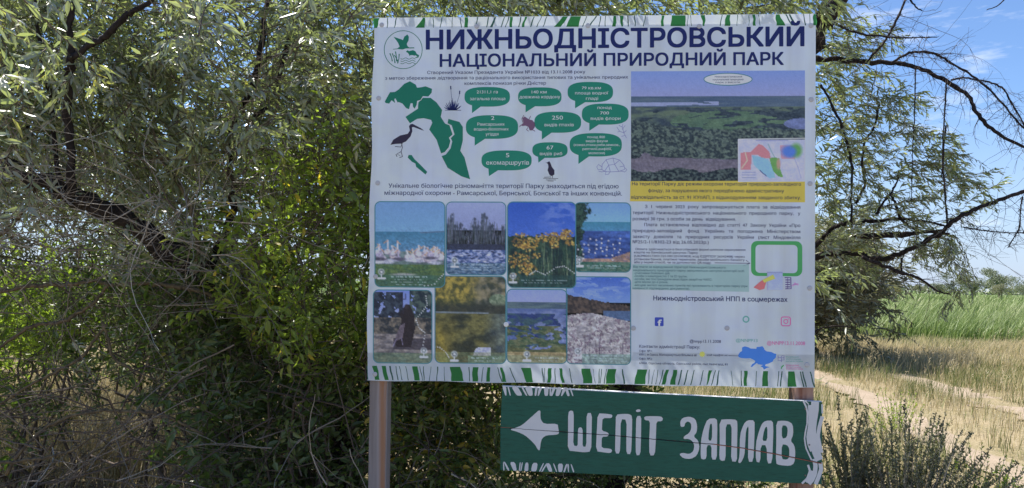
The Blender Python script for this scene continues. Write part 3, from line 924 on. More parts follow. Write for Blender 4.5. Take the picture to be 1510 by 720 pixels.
for k in range(330):
    x = R5.uniform(658, 746); y = R5.uniform(346, 369); t_ = 326 + 9 * sin(x * .13) + 5 * sin(x * .41 + 1) + R5.uniform(0, 22)
    p.line([(x, y), (x + R5.uniform(-3, 3), t_)], R5.choice([.7, 1.1]), R5.choice([(44, 54, 76), (66, 76, 96), (108, 110, 146), (84, 92, 108), (52, 66, 70)]), .6)
    if k % 4 == 0: p.ell(x, t_, 1.6, 2.2, (52, 60, 82), .7)
p.fill((p.Y > 360) * (p.Y < 370), (44, 50, 78)); p.mottle(p.Y > 368, (50, 72, 130), (132, 142, 196), 5, 1.8, 4, 5)
for k in range(22): p.ell(R5.uniform(660, 744), R5.uniform(370, 392), 2.6, 1, R5.choice([(24, 30, 60), (190, 190, 220)]), .9)
p.fill((p.Y > 388) * .5, (50, 92, 110)); p.pin(670.5, 384, (680, 742, (390, 394, 398)))
p.print_on()
p = Paint(847, 299, 930, 401)                                # sea shore
p.vgrad(298, 328, (92, 136, 208), (104, 158, 214)); p.vgrad(327, 342, (48, 120, 158), (60, 122, 176)); p.vgrad(341, 385, (48, 84, 170), (28, 50, 110))
p.mottle(p.Y > 341, (30, 50, 120), (62, 96, 190), 14, 3, 6, 3, a=.6)
p.mottle(np.clip((p.noise(5, 5, 4, 5) + .62 - (p.X - 847) / (17 + 16 * np.exp(-((p.Y - 312) / 16) ** 2)) - .35) * 5, 0, 1), (20, 40, 44), (44, 76, 66), 3, 3, 2, hard=5)
p.mottle((p.Y > 381 - np.maximum(p.X - 900, 0) * .35), (116, 96, 110), (156, 120, 104), 4, 2, 3); p.mottle(p.Y > 386 + (p.X - 847) * 0, (40, 92, 82), (84, 112, 100), 3, 2, 5)
for k in range(8):
    x = 851 + k * 9; y = R5.uniform(350, 362); p.line([(x, y), (x - 1, 382)], .7, (90, 86, 110), .7)
    for q in range(4): p.ell(x + R5.uniform(-2, 2), y + q * R5.uniform(6, 9), 1.3, 1.2, (186, 184, 214))
p.pin(854.5, 383, (866, 915, (392, 395)))
p.print_on()
p = Paint(748.5, 298, 849, 424)                              # yellow irises
p.vgrad(297, 360, (32, 74, 190), (54, 94, 205)); p.mottle(np.clip((p.X - 786) / 30, 0, 1) * np.clip((348 - p.Y) / 20, 0, 1) * np.clip((p.noise(16, 7, 3) - .42) * 6, 0, 1), (96, 122, 208), (70, 102, 202), 12, 4, 2, a=.8)
p.mottle(p.Y > 346 + 5 * p.noise(8, 8, 2), (20, 44, 50), (44, 74, 60), 4, 9, 5)
for k in range(60):
    x = R5.uniform(780, 848); p.line([(x, 415), (x + R5.uniform(-9, 9), R5.uniform(350, 390))], 1, R5.choice([(64, 92, 70), (22, 40, 52), (96, 112, 86)]), .7)
for cx, cy, sz, cnt in ((768, 355, 13, 26), (782, 362, 12, 26), (800, 350, 9, 14), (815, 350, 9, 18), (835, 346, 9, 20), (817, 360, 7, 10), (765, 385, 15, 30), (778, 397, 12, 24), (758, 410, 8, 12), (790, 376, 6, 6), (840, 356, 7, 8)):
    for q in range(cnt * 3):
        a = R5.uniform(0, 6.3); r = sz * 1.1 * R5.random() ** .6
        p.ell(cx + r * cos(a), cy + r * sin(a) * .8, R5.uniform(.8, 2.1), R5.uniform(.8, 1.8), R5.choice([(190, 146, 56), (164, 120, 48), (136, 94, 48), (206, 168, 78), (104, 76, 50), (60, 60, 44)]), .85)
p.fill((p.Y > 405) * .6, (34, 70, 72)); p.pin(756.5, 407, (768, 836, (413, 417))); p.dots([(781, 405), (790, 399), (804, 405), (820, 394), (832, 392), (847, 402)], 26)
p.print_on(lift=3)
p = Paint(641.5, 407, 746, 535)                              # woodland pond in autumn
p.mottle(p.Y > 0, (40, 54, 44), (140, 122, 60), 7, 7, 11, 3.5); p.mottle(np.clip((p.X - 682) / 24, 0, 1), (60, 66, 62), (128, 120, 116), 8, 7, 12, 3, a=.7)
p.mottle(np.clip((712 - p.X) / 24, 0, 1) * np.clip((452 - p.Y) / 14, 0, 1), (84, 82, 44), (178, 150, 56), 5, 5, 3, 4, a=.75); p.mottle(np.hypot((p.X - 735) / 14, (p.Y - 442) / 9) < 1, (84, 104, 84), (128, 142, 118), 3, 3, 4)
p.fill(np.clip((p.Y - 444) / 8, 0, 1) * (p.Y < 462) * .8, (44, 50, 50)); p.line([(643, 460.5), (720, 461)], 1.6, (120, 134, 156))
wat = p.Y > 462; p.mottle(wat, (44, 50, 44), (104, 100, 58), 16, 9, 5, 3); p.mottle(wat * np.clip((678 - p.X) / 26, 0, 1) * np.clip((p.Y - 470) / 30 + .3, 0, 1), (96, 86, 40), (166, 140, 46), 10, 16, 9, 2, a=.8); p.mottle(wat * np.clip((p.X - 712) / 22, 0, 1), (60, 76, 96), (96, 112, 116), 10, 14, 2, 2, a=.7)
p.poly([(702, 513), (708, 511), (724, 511), (724, 523), (697, 524)], (158, 162, 206)); p.mottle(p.Y > 519, (96, 120, 84), (140, 132, 84), 9, 3, 3, 2, a=.5); p.fill((p.Y > 524) * (p.X > 690) * .4, (110, 150, 130))
p.pin(670, 522, (695, 736, (527, 531))); p.dots([(634, 511), (648, 512), (658, 520), (662, 527)], 12)
p.print_on()
p = Paint(550.5, 427.5, 637, 535)                            # carved statue with a trident among trees
p.vgrad(426, 470, (92, 116, 206), (130, 142, 206)); p.mottle((p.X < 592 + 4 * p.noise(6, 6, 3)) * (p.Y > 431) * (p.Y < 470) * (p.noise(8, 8, 2) > .33), (24, 32, 52), (52, 66, 88), 4, 4, 6)
p.mottle((p.X > 604) * (p.noise(9, 9, 5) > .3) * (p.Y < 500), (26, 40, 56), (70, 88, 88), 5, 5, 7); p.mottle((p.Y > 468) * (p.Y < 494), (40, 46, 58), (112, 100, 92), 5, 5, 8)
p.mottle(p.Y > 492, (88, 84, 96), (140, 128, 130), 12, 4, 9); p.fill((p.Y > 498) * (p.Y < 515) * (p.X > 580) * .8, (50, 46, 62)); p.mottle(p.Y > 520, (72, 98, 84), (108, 124, 98), 8, 3, 5, a=.8)
p.poly([(594, 455), (598, 449), (603, 448), (607, 455), (611, 466), (612, 485), (606, 512), (585, 512), (582, 500), (590, 488), (592, 470), (589, 464)], (38, 32, 42)); p.ell(599.5, 452, 3, 3.6, (52, 44, 54)); p.poly([(590, 480), (597, 476), (594, 498), (584, 503), (583, 497)], (92, 80, 98))
p.line([(594.5, 462), (593.5, 434)], 1.1, (40, 40, 70)); p.line([(589.5, 434), (590, 441), (598, 441), (598, 433)], 1.1, (40, 40, 70))
p.line([(584, 500), (580, 510)], 1.5, (120, 110, 150)); p.line([(592, 498), (594, 508)], 1.2, (110, 100, 140)); p.pin(625, 516); p.dots([(628, 436), (630, 449), (622, 460), (613, 470), (618, 483), (627, 490), (624, 508)], 24)
p.print_on()
p = Paint(835, 408, 930, 536.5)                              # sandy shell beach
p.vgrad(406, 446, (46, 84, 194), (96, 130, 208)); p.mottle((p.Y < 440) * (p.noise(22, 5, 3) > .5), (120, 146, 216), (84, 118, 208), 14, 3, 2, a=.8)
p.mottle((p.Y > 438 + (p.X - 835) * .17 - 6 * p.noise(6, 6, 7)) * (p.Y < 461), (46, 42, 48), (88, 72, 68), 4, 4, 4); p.fill((p.X > 890) * (p.Y > 458) * (p.Y < 472), (66, 92, 140))
dune = p.Y > 461 + np.maximum(p.X - 872, 0) * .22 + np.maximum(866 - p.X, 0) * .14
p.mottle(dune, (132, 126, 142), (176, 168, 176), 7, 3, 9, 3); p.mottle(dune * (p.noise(3, 3, 6) > .6), (88, 70, 98), (120, 96, 118), 2, 2, 2, a=.7)
for k in range(9): x = R5.uniform(838, 926); p.line([(x, 524), (x + R5.uniform(-3, 3), R5.uniform(490, 508))], .7, (70, 56, 84), .7)
p.fill((p.Y > 521) * (p.X > 858) * .55, (92, 140, 130)); p.pin(852, 518, (862, 924, (524, 528, 532)))
p.print_on()
p = Paint(747.5, 426.5, 836, 535)                            # river delta from the air
p.vgrad(425, 446, (120, 138, 206), (132, 142, 206)); p.mottle((p.Y > 445) * (p.Y < 458), (60, 82, 108), (84, 106, 118), 20, 2, 3); p.mottle(p.Y > 455, (72, 92, 156), (106, 120, 176), 16, 8, 5, 3)
p.mottle((p.Y > 462) * (p.noise(18, 8, 8) > .5), (34, 54, 120), (52, 84, 100), 9, 4, 2, 4); p.mottle((p.Y > 480) * (p.noise(20, 9, 4) > .5), (56, 80, 60), (98, 104, 76), 7, 3, 6, 3)
p.mottle(p.Y > 510 + 5 * np.sin((p.X - 747) / 25), (66, 78, 56), (104, 104, 66), 12, 4, 2); p.mottle(p.Y > 519, (136, 118, 82), (158, 140, 104), 9, 4, 3); p.fill((p.Y > 524) * .3, (100, 140, 120))
p.pin(777, 522, (788, 830, (527, 531)))
p.print_on(lift=2.0)
p = Paint(930.5, 105.5, 1187, 270, r=0, step=1.1)            # the floodplain from the air
p.grain = .8; p.vgrad(100, 144, (98, 126, 206), (126, 132, 190)); p.vgrad(142, 275, (60, 78, 118), (52, 62, 84))
p.mottle(p.Y > 143, (58, 78, 112), (80, 98, 120), 40, 3, 3, 2); p.fill((np.abs(p.Y - 154 + (p.X - 930) * .006) < 2.6) * (p.X < 1060) * (p.noise(30, 4, 4) > .3), (124, 134, 182))
p.mottle((p.Y > 158), (48, 62, 80), (86, 104, 88), 26, 6, 6, 3); p.mottle((np.hypot((p.X - 1075) / 78, (p.Y - 180) / 15) < 1 + .2 * p.noise(9, 5, 7)), (66, 94, 80), (84, 112, 88), 20, 5, 2, 2)
p.mottle((p.Y > 159) * (p.noise(24, 5, 12) > .56), (34, 46, 64), (56, 70, 84), 5, 2.5, 3)
p.mottle(np.clip((p.Y - 190 + 14 * np.exp(-((p.X - 940) / 40) ** 2) + 14 * (p.noise(14, 5, 5, 5) - .5)) / 3, 0, 1), (38, 50, 60), (84, 100, 94), 3.4, 2.6, 8, 4.0)
p.fill((p.X > 1150) * (np.hypot((p.X - 1182) / 26, (p.Y - 183) / 8) < 1), (92, 104, 160))
riv = (p.Y > 231 + (p.X - 930) * .028 - 6 * np.exp(-((p.X - 952) / 9) ** 2)); p.mottle(riv, (92, 86, 108), (106, 98, 116), 40, 4, 4, 2)
p.mottle((p.Y > 252 - 3 * np.sin(p.X / 12) - 8 * (p.noise(14, 9, 9) - .4)) + (np.hypot((p.X - 934) / 12, (p.Y - 229) / 5) < 1), (24, 34, 46), (70, 84, 84), 3.4, 2.8, 7, 5)
aer = p.print_on('aerial_photo', border=None)
mb = MB(); outline(mb, ellipse(1073.5, 117.2, 35.5, 8.8, 40), LAY * 2); ov = mb.build('caption_oval', I_badge, aer)
mb = MB(); stroke(mb, closed(ellipse(1073.5, 117.2, 35.5, 8.8, 40)), 1.1, LAY * 3); mb.build('oval_rim', I_teal, ov)
text('Нижньодністровський', 1054, 1094, 114.6, 2.4, I_text, parent=aer, group='oval', lift=3)
text('національний природний', 1051, 1096, 118.8, 2.4, I_text, parent=aer, group='oval', lift=3)
text('парк з висоти', 1055, 1091, 122.8, 2.4, I_text, parent=aer, group='oval', lift=3)
m10 = lambda pts: mats(pts, 1080, 200, 10.28)
p = Paint(1088.5, 206, 1187, 268, r=0, step=1.0, skew=False)  # zoning map
p.grain = .15; p.fill(np.ones_like(p.X), (160, 163, 208)); p.mottle(p.Y > 0, (154, 158, 206), (170, 168, 208), 8, 6, 3)
p.poly(m10([(120,260),(280,250),(400,130),(460,150),(560,250),(580,350),(450,340),(380,290),(290,290),(280,520),(120,520)]), (186, 108, 124)); p.poly(m10([(300,300),(440,330),(540,360),(620,500),(650,640),(560,650),(420,540),(320,440)]), (112, 162, 212))
p.poly(m10([(560,345),(640,330),(715,350),(720,500),(770,635),(690,620),(620,540),(590,460)]), (92, 150, 74)); p.ell(1080 + 68, 200 + 42, 3, 8, (176, 130, 120), .9); p.poly(m10([(720,150),(740,350),(950,350),(950,150)]), (178, 124, 152))
p.ell(1080 + 83.5, 200 + 23.5, 11, 8.5, (60, 104, 206)); p.ell(1080 + 94, 200 + 22, 8.5, 10, (84, 148, 76)); p.ell(1080 + 86, 200 + 24, 8, 7.5, (60, 104, 206)); p.poly(m10([(415,520),(520,610),(515,625),(410,535)]), (66, 76, 140))
p.line(m10([(540,130),(600,260),(640,330)]), 1.2, (110, 146, 156)); p.line(m10([(195,260),(225,380),(140,495)]), 1.2, (180, 196, 160)); p.line(m10([(945,360),(1000,500),(1040,650)]), .6, (120, 126, 180))
for yy in (560, 600, 640): p.line(m10([(150, yy), (350, yy)]), .7, (96, 104, 150)); 
p.line(m10([(360, 75), (840, 75)]), .9, (100, 106, 160))
p.print_on('zoning_map', lift=2, border=None)
mb = MB(); stroke(mb, closed([(1088.5, 205.5), (1187, 204), (1186.5, 267.5), (1088.5, 268)]), 1.3, LAY * 3); mb.build('border', ink_mat('map_rim_ink', ink(168, 180, 222)), board)

# ---- right-hand column
mb = MB(); outline(mb, [(929.5, 267.5), (1187, 266.5), (1187, 298.5), (929, 297)], LAY * 1.5); box = mb.build('warning_panel', I_ochre, board)
G = 'warn'
text('На території Парку діє режим охорони територій природно-заповідного', 932, 1181, 273.5, 4.8, I_text, bold=.016, parent=box, group=G, lift=3)
text('фонду, за порушення якого передбачено адміністративну', 956, 1156, 283.5, 4.8, I_text, bold=.016, parent=box, group=G, lift=3)
text('відповідальність за ст. 91 КУпАП, з відшкодуванням завданого збитку.', 931, 1181, 293.2, 4.8, I_text, bold=.016, parent=box, group=G, lift=3)
G = 'fee'
for s_, a_, b_, y_ in (('З  1  червня  2023  року  запроваджується  плата  за  відвідування', 951, 1180, 307), ('території  Нижньодністровського  національного  природного  парку,   у', 933, 1180, 316),
                       ('розмірі 30 грн. з особи за день  відвідування.', 933, 1085, 325), ('Плата  встановлена  відповідно  до  статті  47  Закону  України  «Про', 950, 1180, 333.7),
                       ('природно-заповідний    фонд    України»   та   погоджена   Міністерством', 933, 1180, 342.5), ('захисту   довкілля   та   природних   ресурсів   України   (лист   Міндовкілля', 933, 1180, 351.2),
                       ('№25/2-11/8302-23 від 26.05.2023р.)', 933, 1045, 359)):
    text(s_, a_, b_, y_, 4.6, I_text, bold=.014, group=G)
G = 'pay'
for s_, a_, b_, y_ in (('Оплата здійснюється в безготівковій формі шляхом зарахування', 937, 1099, 369), ('коштів на банківський рахунок Парку', 935, 1029, 373.8),
                       ('(UA398201720313251001201003828, код ЄДРПОУ 26342408) через', 935, 1098, 379), ('установи банків, платіжні термінали, засоби мобільного банкінгу', 935, 1098, 383.8), ('або у інший спосіб, чи за допомогою QR-коду.', 935, 1049, 388.3)):
    text(s_, a_, b_, y_, 3.2, I_text, bold=.012, group=G)
mb = MB(); outline(mb, [(932.5, 390), (1104.5, 390), (1104.5, 430.5), (932, 427)], LAY); box = mb.build('exemption_panel', I_sage, board)
G = 'free'
I_dk = ink_mat('exemption_ink', ink(42, 72, 92))
for s_, a_, b_, y_ in (('Від плати за відвідування території Нижньодністровського', 934, 1070, 395), ('національного природного парку звільняються наступні категорії осіб:', 934, 1098, 400), ('-учасники бойових дій;', 935, 988, 404.2),
                       ('-особи з інвалідністю І та ІІ групи;', 935, 1013, 408.6), ('-особи, які постраждали внаслідок аварії на ЧАЕС;', 935, 1050, 413), ('-діти віком до 6 років;', 935, 985, 417.3),
                       ('-місцеві жителі населених пунктів які проживають в територіях парку (при', 935, 1102, 422), ('наявності підтвердних документів).', 933, 1017, 426.6)):
    text(s_, a_, b_, y_, 3.1, I_dk, bold=.012, parent=box, group=G)
mb = MB(); stroke(mb, [(1054, 387.8), (1106, 388.4)], .9, LAY); stroke(mb, [(1100, 384), (1106, 388.3), (1096, 392.5)], .9, LAY); mb.build('arrow_line', I_text, board)
mb = MB(); outline(mb, rrect(1107.5, 355.5, 1183, 407, 9), LAY, holes=[rrect(1114, 361, 1176, 402.5, 6)]); mb.build('pay_frame', I_frame, board)
p = Paint(1131, 401, 1154, 428, r=0, step=1.0, skew=False); p.grain = .15; p.vgrad(400, 429, (132, 146, 200), (146, 158, 214)); p.line([(1131.5, 402), (1153.5, 402)], .9, (120, 120, 170)); p.line([(1131.5, 402), (1131.5, 428)], .9, (140, 120, 160)); p.print_on('receipt_picture', lift=3, border=None)
mb = MB(); outline(mb, [(1124, 413), (1140, 405), (1143, 411), (1127, 417)], LAY * 4); mb.build('card_picture', I_gold, board)
mb = MB(); outline(mb, [(1111, 424), (1119, 417), (1126, 412), (1130, 415), (1127, 426), (1120, 428)], LAY * 3); mb.build('hand_picture', ink_mat('hand_ink', ink(168, 96, 104)), board)
mb = MB(); stroke(mb, [(1157, 409.5), (1166, 409.5), (1166.5, 426), (1158, 426)], 1.4, LAY * 2)
for k in range(4): stroke(mb, [(1158, 413 + k * 3.4), (1165, 413 + k * 3.4)], 1.3, LAY * 2)
stroke(mb, [(1161.5, 410), (1161.5, 426)], .7, LAY * 2); mb.build('calculator_picture', ink_mat('violet_ink', ink(74, 52, 120)), board)
mb = MB()
for k in range(5): stroke(mb, [(1168 + k * 2, 422 - k), (1173 + k, 417 + k)], 1.6, LAY)
mb.build('sparkle_picture', ink_mat('rose_ink', ink(186, 126, 178)), board)

text('Нижньодністровський НПП в соцмережах', 963.5, 1161, 443.0, 6.6, I_navy, bold=.020, res=2)
text('@nnpp13.11.2008', 1017, 1063, 505.2, 4.3, I_text, bold=.01, res=2)
text('@NNPP13', 1085, 1117, 504.2, 4.6, I_pgreen, bold=.01, res=2)
text('@NNPP13.11.2008', 1131, 1187, 508.4, 5.4, I_pink, bold=.012, res=2)
mb = MB(); outline(mb, rrect(965.5, 468, 978.5, 481, 1.5), LAY); lg = mb.build('social_logo', I_fb, board)
text('f', 970, 975.5, 480.5, 9.0, I_white, bold=.05, parent=lg, res=2)
mb = MB(); stroke(mb, closed(rrect(1152, 467.5, 1165.5, 480.5, 3)), 1.5, LAY); stroke(mb, closed(ellipse(1158.8, 474.2, 3, 3, 20)), 1.3, LAY); outline(mb, ellipse(1162.6, 470.6, .8, .8, 8), LAY); mb.build('social_logo', I_pink, board)
mb = MB(); stroke(mb, closed(ellipse(1100, 471, 4.2, 4.2, 20)), 2.0, LAY); mb.build('social_logo', I_pgreen, board)
G = 'contacts'
text('Контакти адміністрації Парку:', 942.5, 1032, 513, 4.4, bold=.012, group=G)
text('Офіс №1:', 942.5, 962, 519, 2.9, bold=.014, group=G)
text('65011, м.Одеса, Малоарнаутська Вільямса 68', 942.5, 1027, 524.3, 3.1, bold=.012, group=G)
text('email: nnpp@ukr.net', 1042, 1073, 524.8, 2.8, bold=.012, group=G)
text('Офіс №2:', 942.5, 962, 530.5, 2.9, bold=.014, group=G)
text('67850, Одеська область, Одеський район, смт.Авангард, 83', 942.5, 1073, 537, 3.0, bold=.012, group=G)
mb = MB(); st = []
for k in range(16):
    a = k * pi / 8 - pi / 2; r = 5.0 if k % 2 == 0 else 3.2; st.append((1035.5 + r * cos(a), 522.5 + r * sin(a)))
outline(mb, st, LAY); mb.build('star_emblem', I_gold, board)
mb = MB(); stroke(mb, [(1074, 524.6), (1089, 525)], .7, LAY); mb.build('pointer_line', I_text, board)
mu = lambda pts: mats(pts, 1070, 480, 10.28)
mb = MB(); outline(mb, mu([(190,450),(215,410),(250,385),(248,335),(290,318),(340,330),(380,350),(465,355),(470,328),(520,325),(555,315),(580,340),(590,370),(625,395),(690,402),(735,425),(768,432),(760,490),(725,520),(715,548),(650,580),(605,590),(600,615),(665,635),(625,645),(580,672),(565,640),(530,620),(565,600),(500,592),(470,572),(440,595),(400,630),(378,630),(400,590),(440,565),(450,540),(420,520),(370,498),(300,500),(240,495),(195,480)]), LAY); mb.build('country_map', I_blue, board)
mb = MB()
for s_ in ([(795,455),(795,535),(850,535)], [(795,490),(845,490)], [(845,460),(845,555)], [(855,460),(885,460),(885,525),(850,525)], [(855,492),(885,492)]): stroke(mb, mu(s_), .9, LAY)
mb.build('ministry_mark', I_pale, board)
for rows, mt_ in (((478, 510, 543), I_pgreen), ((602, 632, 658), I_pink)):
    for k, yy in enumerate(rows):
        text(('Міністерство захисту', 'довкілля та природних', 'ресурсів України')[k] if mt_ is I_pgreen else ('Природно-заповідний', 'фонд України', 'національні парки')[k], 1070 + 915 / 10.28, 1070 + (1110 + 30 * k) / 10.28, 480 + (yy + 8) / 10.28, 1.9, mt_, bold=.012, group='min' + mt_.name)
mb = MB(); outline(mb, mu([(835,655),(845,620),(880,595),(885,610),(860,635),(850,660)]), LAY); mb.build('leaf_mark', I_frame, board)

# small bolts with pale caps that hold the vinyl
M_cap = ink_mat('pale_plastic', (0.50, 0.50, 0.54))
def cap(x, y, r=3.6, mat=M_cap):
    mb = MB(); n = 14; c = face(np.array([x]), np.array([y]), 0)[0]; k = r / 330.0
    t = np.arange(n) / n * 2 * pi
    rings = []
    for rr, zz in ((1, .0), (1, .0008), (.8, .0016), (.35, .0018)):
        rings.append(c + (BU[None] * np.cos(t)[:, None] + BV[None] * np.sin(t)[:, None]) * k * rr + BN * (zz + LAY * 2.2))
    V = np.vstack(rings + [c[None] + BN * (.0019 + LAY * 2.2)]); q = []
    for a in range(3):
        for j in range(n): q.append([a * n + j, a * n + (j + 1) % n, (a + 1) * n + (j + 1) % n, (a + 1) * n + j])
    mb.add(V, quads=q, tris=[[3 * n + j, 3 * n + (j + 1) % n, 4 * n] for j in range(n)])
    mb.build('screw_cap', mat, board, smooth=True)
for x, y in ((563, 37), (703, 39), (867, 38), (1031, 39), (1196, 38), (558.5, 145), (557, 270), (1196, 147), (1194.5, 271), (1194, 425), (1190, 538), (934, 484), (1072, 484), (553, 552), (554, 408)): cap(x, y)
cap(746.3, 478.5, 3.8, I_badge)
flush_text()


# ================================================================ the green direction board below it
DO_OFF = 0.012
def gface(px, py, lift=0.0):
    return face(px, py, DO_OFF + lift)
M_gpaint = ink_mat('green_board_paint', (0.017, 0.112, 0.082), rough=0.42)
_n, _l = M_gpaint.node_tree.nodes, M_gpaint.node_tree.links   # brush marks and grain under the paint
_tc = _n.new('ShaderNodeTexCoord'); _mp = _n.new('ShaderNodeMapping'); _mp.inputs['Scale'].default_value = (3, 40, 40)
_no = _n.new('ShaderNodeTexNoise'); _no.inputs['Scale'].default_value = 1.5; _no.inputs['Detail'].default_value = 6
_bp = _n.new('ShaderNodeBump'); _bp.inputs['Strength'].default_value = 0.3; _bp.inputs['Distance'].default_value = 0.004
_l.new(_tc.outputs['Object'], _mp.inputs['Vector']); _l.new(_mp.outputs['Vector'], _no.inputs['Vector']); _l.new(_no.outputs['Fac'], _bp.inputs['Height']); _l.new(_bp.outputs['Normal'], _n['Principled BSDF'].inputs['Normal'])
_n2 = _n.new('ShaderNodeTexNoise'); _n2.inputs['Scale'].default_value = 5.0; _n2.inputs['Detail'].default_value = 8; _n2.inputs['Roughness'].default_value = 0.7; _l.new(_mp.outputs['Vector'], _n2.inputs['Vector'])
_r = ramp(_n, [(0.30, (0.60, 0.62, 0.62)), (0.50, (1, 1, 1)), (0.72, (1.0, 1.12, 1.1))]); _l.new(_n2.outputs['Fac'], _r.inputs['Fac'])
_x = _n.new('ShaderNodeMixRGB'); _x.blend_type = 'MULTIPLY'; _x.inputs['Fac'].default_value = 1; _b = _n['Principled BSDF']; _src = _b.inputs['Base Color'].links[0].from_socket
_l.new(_src, _x.inputs['Color1']); _l.new(_r.outputs['Color'], _x.inputs['Color2']); _l.new(_x.outputs['Color'], _b.inputs['Base Color'])
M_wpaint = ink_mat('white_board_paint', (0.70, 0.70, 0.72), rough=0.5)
M_redwood = wood_mat('bare_red_wood', (0.25, 0.07, 0.04), (0.42, 0.16, 0.10), scale=(3, 30, 30))
M_nail = bpy.data.materials.new('steel'); M_nail.use_nodes = True
M_nail.node_tree.nodes['Principled BSDF'].inputs['Metallic'].default_value = 0.8; M_nail.node_tree.nodes['Principled BSDF'].inputs['Base Color'].default_value = (0.25, 0.2, 0.18, 1); M_nail.node_tree.nodes['Principled BSDF'].inputs['Roughness'].default_value = 0.6

dboard = empty('direction_board', tuple(gface(975.0, 640.0)), 'dark green wooden direction board with white arrow and lettering, below the white board', 'sign')

SEAM = [(738, 629.5), (800, 634), (900, 641), (1000, 650), (1050, 654), (1070, 656.5), (1100, 661), (1150, 670), (1211, 682.5)]
def plank(edge_top, edge_bot, thick=0.024):
    n = 24
    et = np.array(edge_top, float); eb = np.array(edge_bot, float)
    def res(e):
        x = np.linspace(e[0, 0], e[-1, 0], n); return np.stack([x, np.interp(x, e[:, 0], e[:, 1])], 1)
    T, B = res(et), res(eb); P = np.vstack([T, B])
    A = gface(P[:, 0], P[:, 1]); K = A - BN * thick
    ch = gface(P[:, 0], P[:, 1], -0.002)
    # front slightly inset for a worn edge
    Ti, Bi = T + [0, .7], B - [0, .35]; Ti[0, 0] += .6; Bi[0, 0] += .6; Ti[-1, 0] -= .6; Bi[-1, 0] -= .6
    Pi = np.vstack([Ti, Bi]); Fi = gface(Pi[:, 0], Pi[:, 1])
    V = np.vstack([Fi, ch, K]); q = []
    m = 2 * n
    for k in range(n - 1):
        q.append([k, n + k, n + k + 1, k + 1]); q.append([2 * m + k, 2 * m + k + 1, 2 * m + n + k + 1, 2 * m + n + k])
        for L in (0, m):
            q.append([L + k, L + k + 1, L + m + k + 1, L + m + k]); q.append([L + n + k, L + m + n + k, L + m + n + k + 1, L + n + k + 1])
    for L in (0, m):
        q.append([L, L + m, L + m + n, L + n]); q.append([L + n - 1, L + 2 * n - 1, L + m + 2 * n - 1, L + m + n - 1])
    mb = MB(); mb.add(V, quads=q)
    return mb.build('plank', M_gpaint, dboard)
wav = random.Random(4)
plank([(741, 568.8), (860, 574.5), (975, 580.5), (1090, 586), (1211, 592)], [(x, y - (.35 if x < 1050 else .6)) for x, y in SEAM])
plank([(x, y + (.35 if x < 1050 else .6)) for x, y in SEAM], [(738, 692.5), (850, 697), (975, 703), (1100, 708.5), (1210.5, 713.5)])
mb = MB(); S = np.array(SEAM); V = np.vstack([gface(S[:, 0], S[:, 1] - 2, -.003), gface(S[:, 0], S[:, 1] + 2, -.003)]); n = len(S)
mb.add(V, quads=[[k, n + k, n + k + 1, k + 1] for k in range(n - 1)]); mb.build('seam_filler', M_redwood, dboard)
# upper edge of the top plank, the sunlight along it put into its pale colour
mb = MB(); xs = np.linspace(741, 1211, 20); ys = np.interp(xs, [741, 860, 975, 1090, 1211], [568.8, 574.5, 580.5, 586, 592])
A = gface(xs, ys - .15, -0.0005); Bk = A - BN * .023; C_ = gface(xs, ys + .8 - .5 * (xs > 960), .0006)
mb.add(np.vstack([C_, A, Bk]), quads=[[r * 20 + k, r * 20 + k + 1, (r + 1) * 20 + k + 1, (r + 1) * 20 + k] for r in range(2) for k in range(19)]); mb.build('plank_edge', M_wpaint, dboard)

q4 = lambda pts: mats(pts, 730, 560, 4.5)
q5 = lambda pts: mats(pts, 960, 560, 4.5)
def smoothed(P, it=1):
    P = np.asarray(P, float)
    for _ in range(it):
        N = np.roll(P, -1, 0); P = np.stack([P * .78 + N * .22, P * .22 + N * .78], 1).reshape(-1, 2)
    return P
def split_seam(P, mb, lift, holes=()):
    outline(mb, P, lift, holes=holes, plane=gface)
def paint_shape(name, pts, holes=(), it=1):
    mb = MB(); outline(mb, smoothed(pts, it), 0.0009, holes=[smoothed(h, it) for h in holes], plane=gface)
    o = mb.build(name, M_wpaint, dboard)
    return o
arrow = q4([(97,327),(140,315),(180,298),(235,250),(270,218),(290,200),(302,203),(301,232),(304,262),(325,290),(415,288),(420,320),(425,355),(400,362),(340,365),(312,385),(302,420),(300,445),(295,467),(283,458),(268,430),(240,400),(200,365),(150,342)])
paint_shape('arrow', arrow)
SH = q4([(485,215),(500,200),(522,207),(521,330),(518,432),(548,438),(549,380),(550,320),(565,310),(580,320),(581,380),(580,440),(605,440),(606,330),(607,218),(642,217),(640,340),(637,472),(590,478),(540,472),(482,466),(484,340)])
EE = q4([(680,220),(730,222),(775,228),(777,240),(770,252),(712,250),(709,300),(708,335),(745,345),(755,360),(745,373),(708,375),(706,410),(706,449),(765,453),(777,466),(765,483),(720,478),(668,470),(674,340)])
PP = q4([(800,228),(850,223),(890,225),(908,238),(907,330),(905,400),(900,490),(870,488),(869,400),(872,262),(832,258),(830,400),(826,486),(795,484),(796,400),(799,300)])
II = q4([(935,238),(968,236),(967,320),(966,400),(962,495),(932,498),(931,400),(933,320)])
ID = q4([(932,200),(945,193),(962,195),(964,207),(945,212),(933,208)])
TT = q4([(987,240),(1040,238),(1100,240),(1112,255),(1105,272),(1068,273),(1066,340),(1064,400),(1058,497),(1022,499),(1020,400),(1024,330),(1025,268),(990,265)])
ZZ = q5([(190,275),(205,250),(250,240),(290,255),(303,300),(300,345),(278,372),(310,400),(318,450),(300,500),(260,522),(210,517),(183,490),(205,480),(250,490),(278,470),(284,430),(270,402),(245,388),(212,390),(215,372),(250,350),(264,320),(262,285),(240,272),(222,285),(218,308),(193,310)])
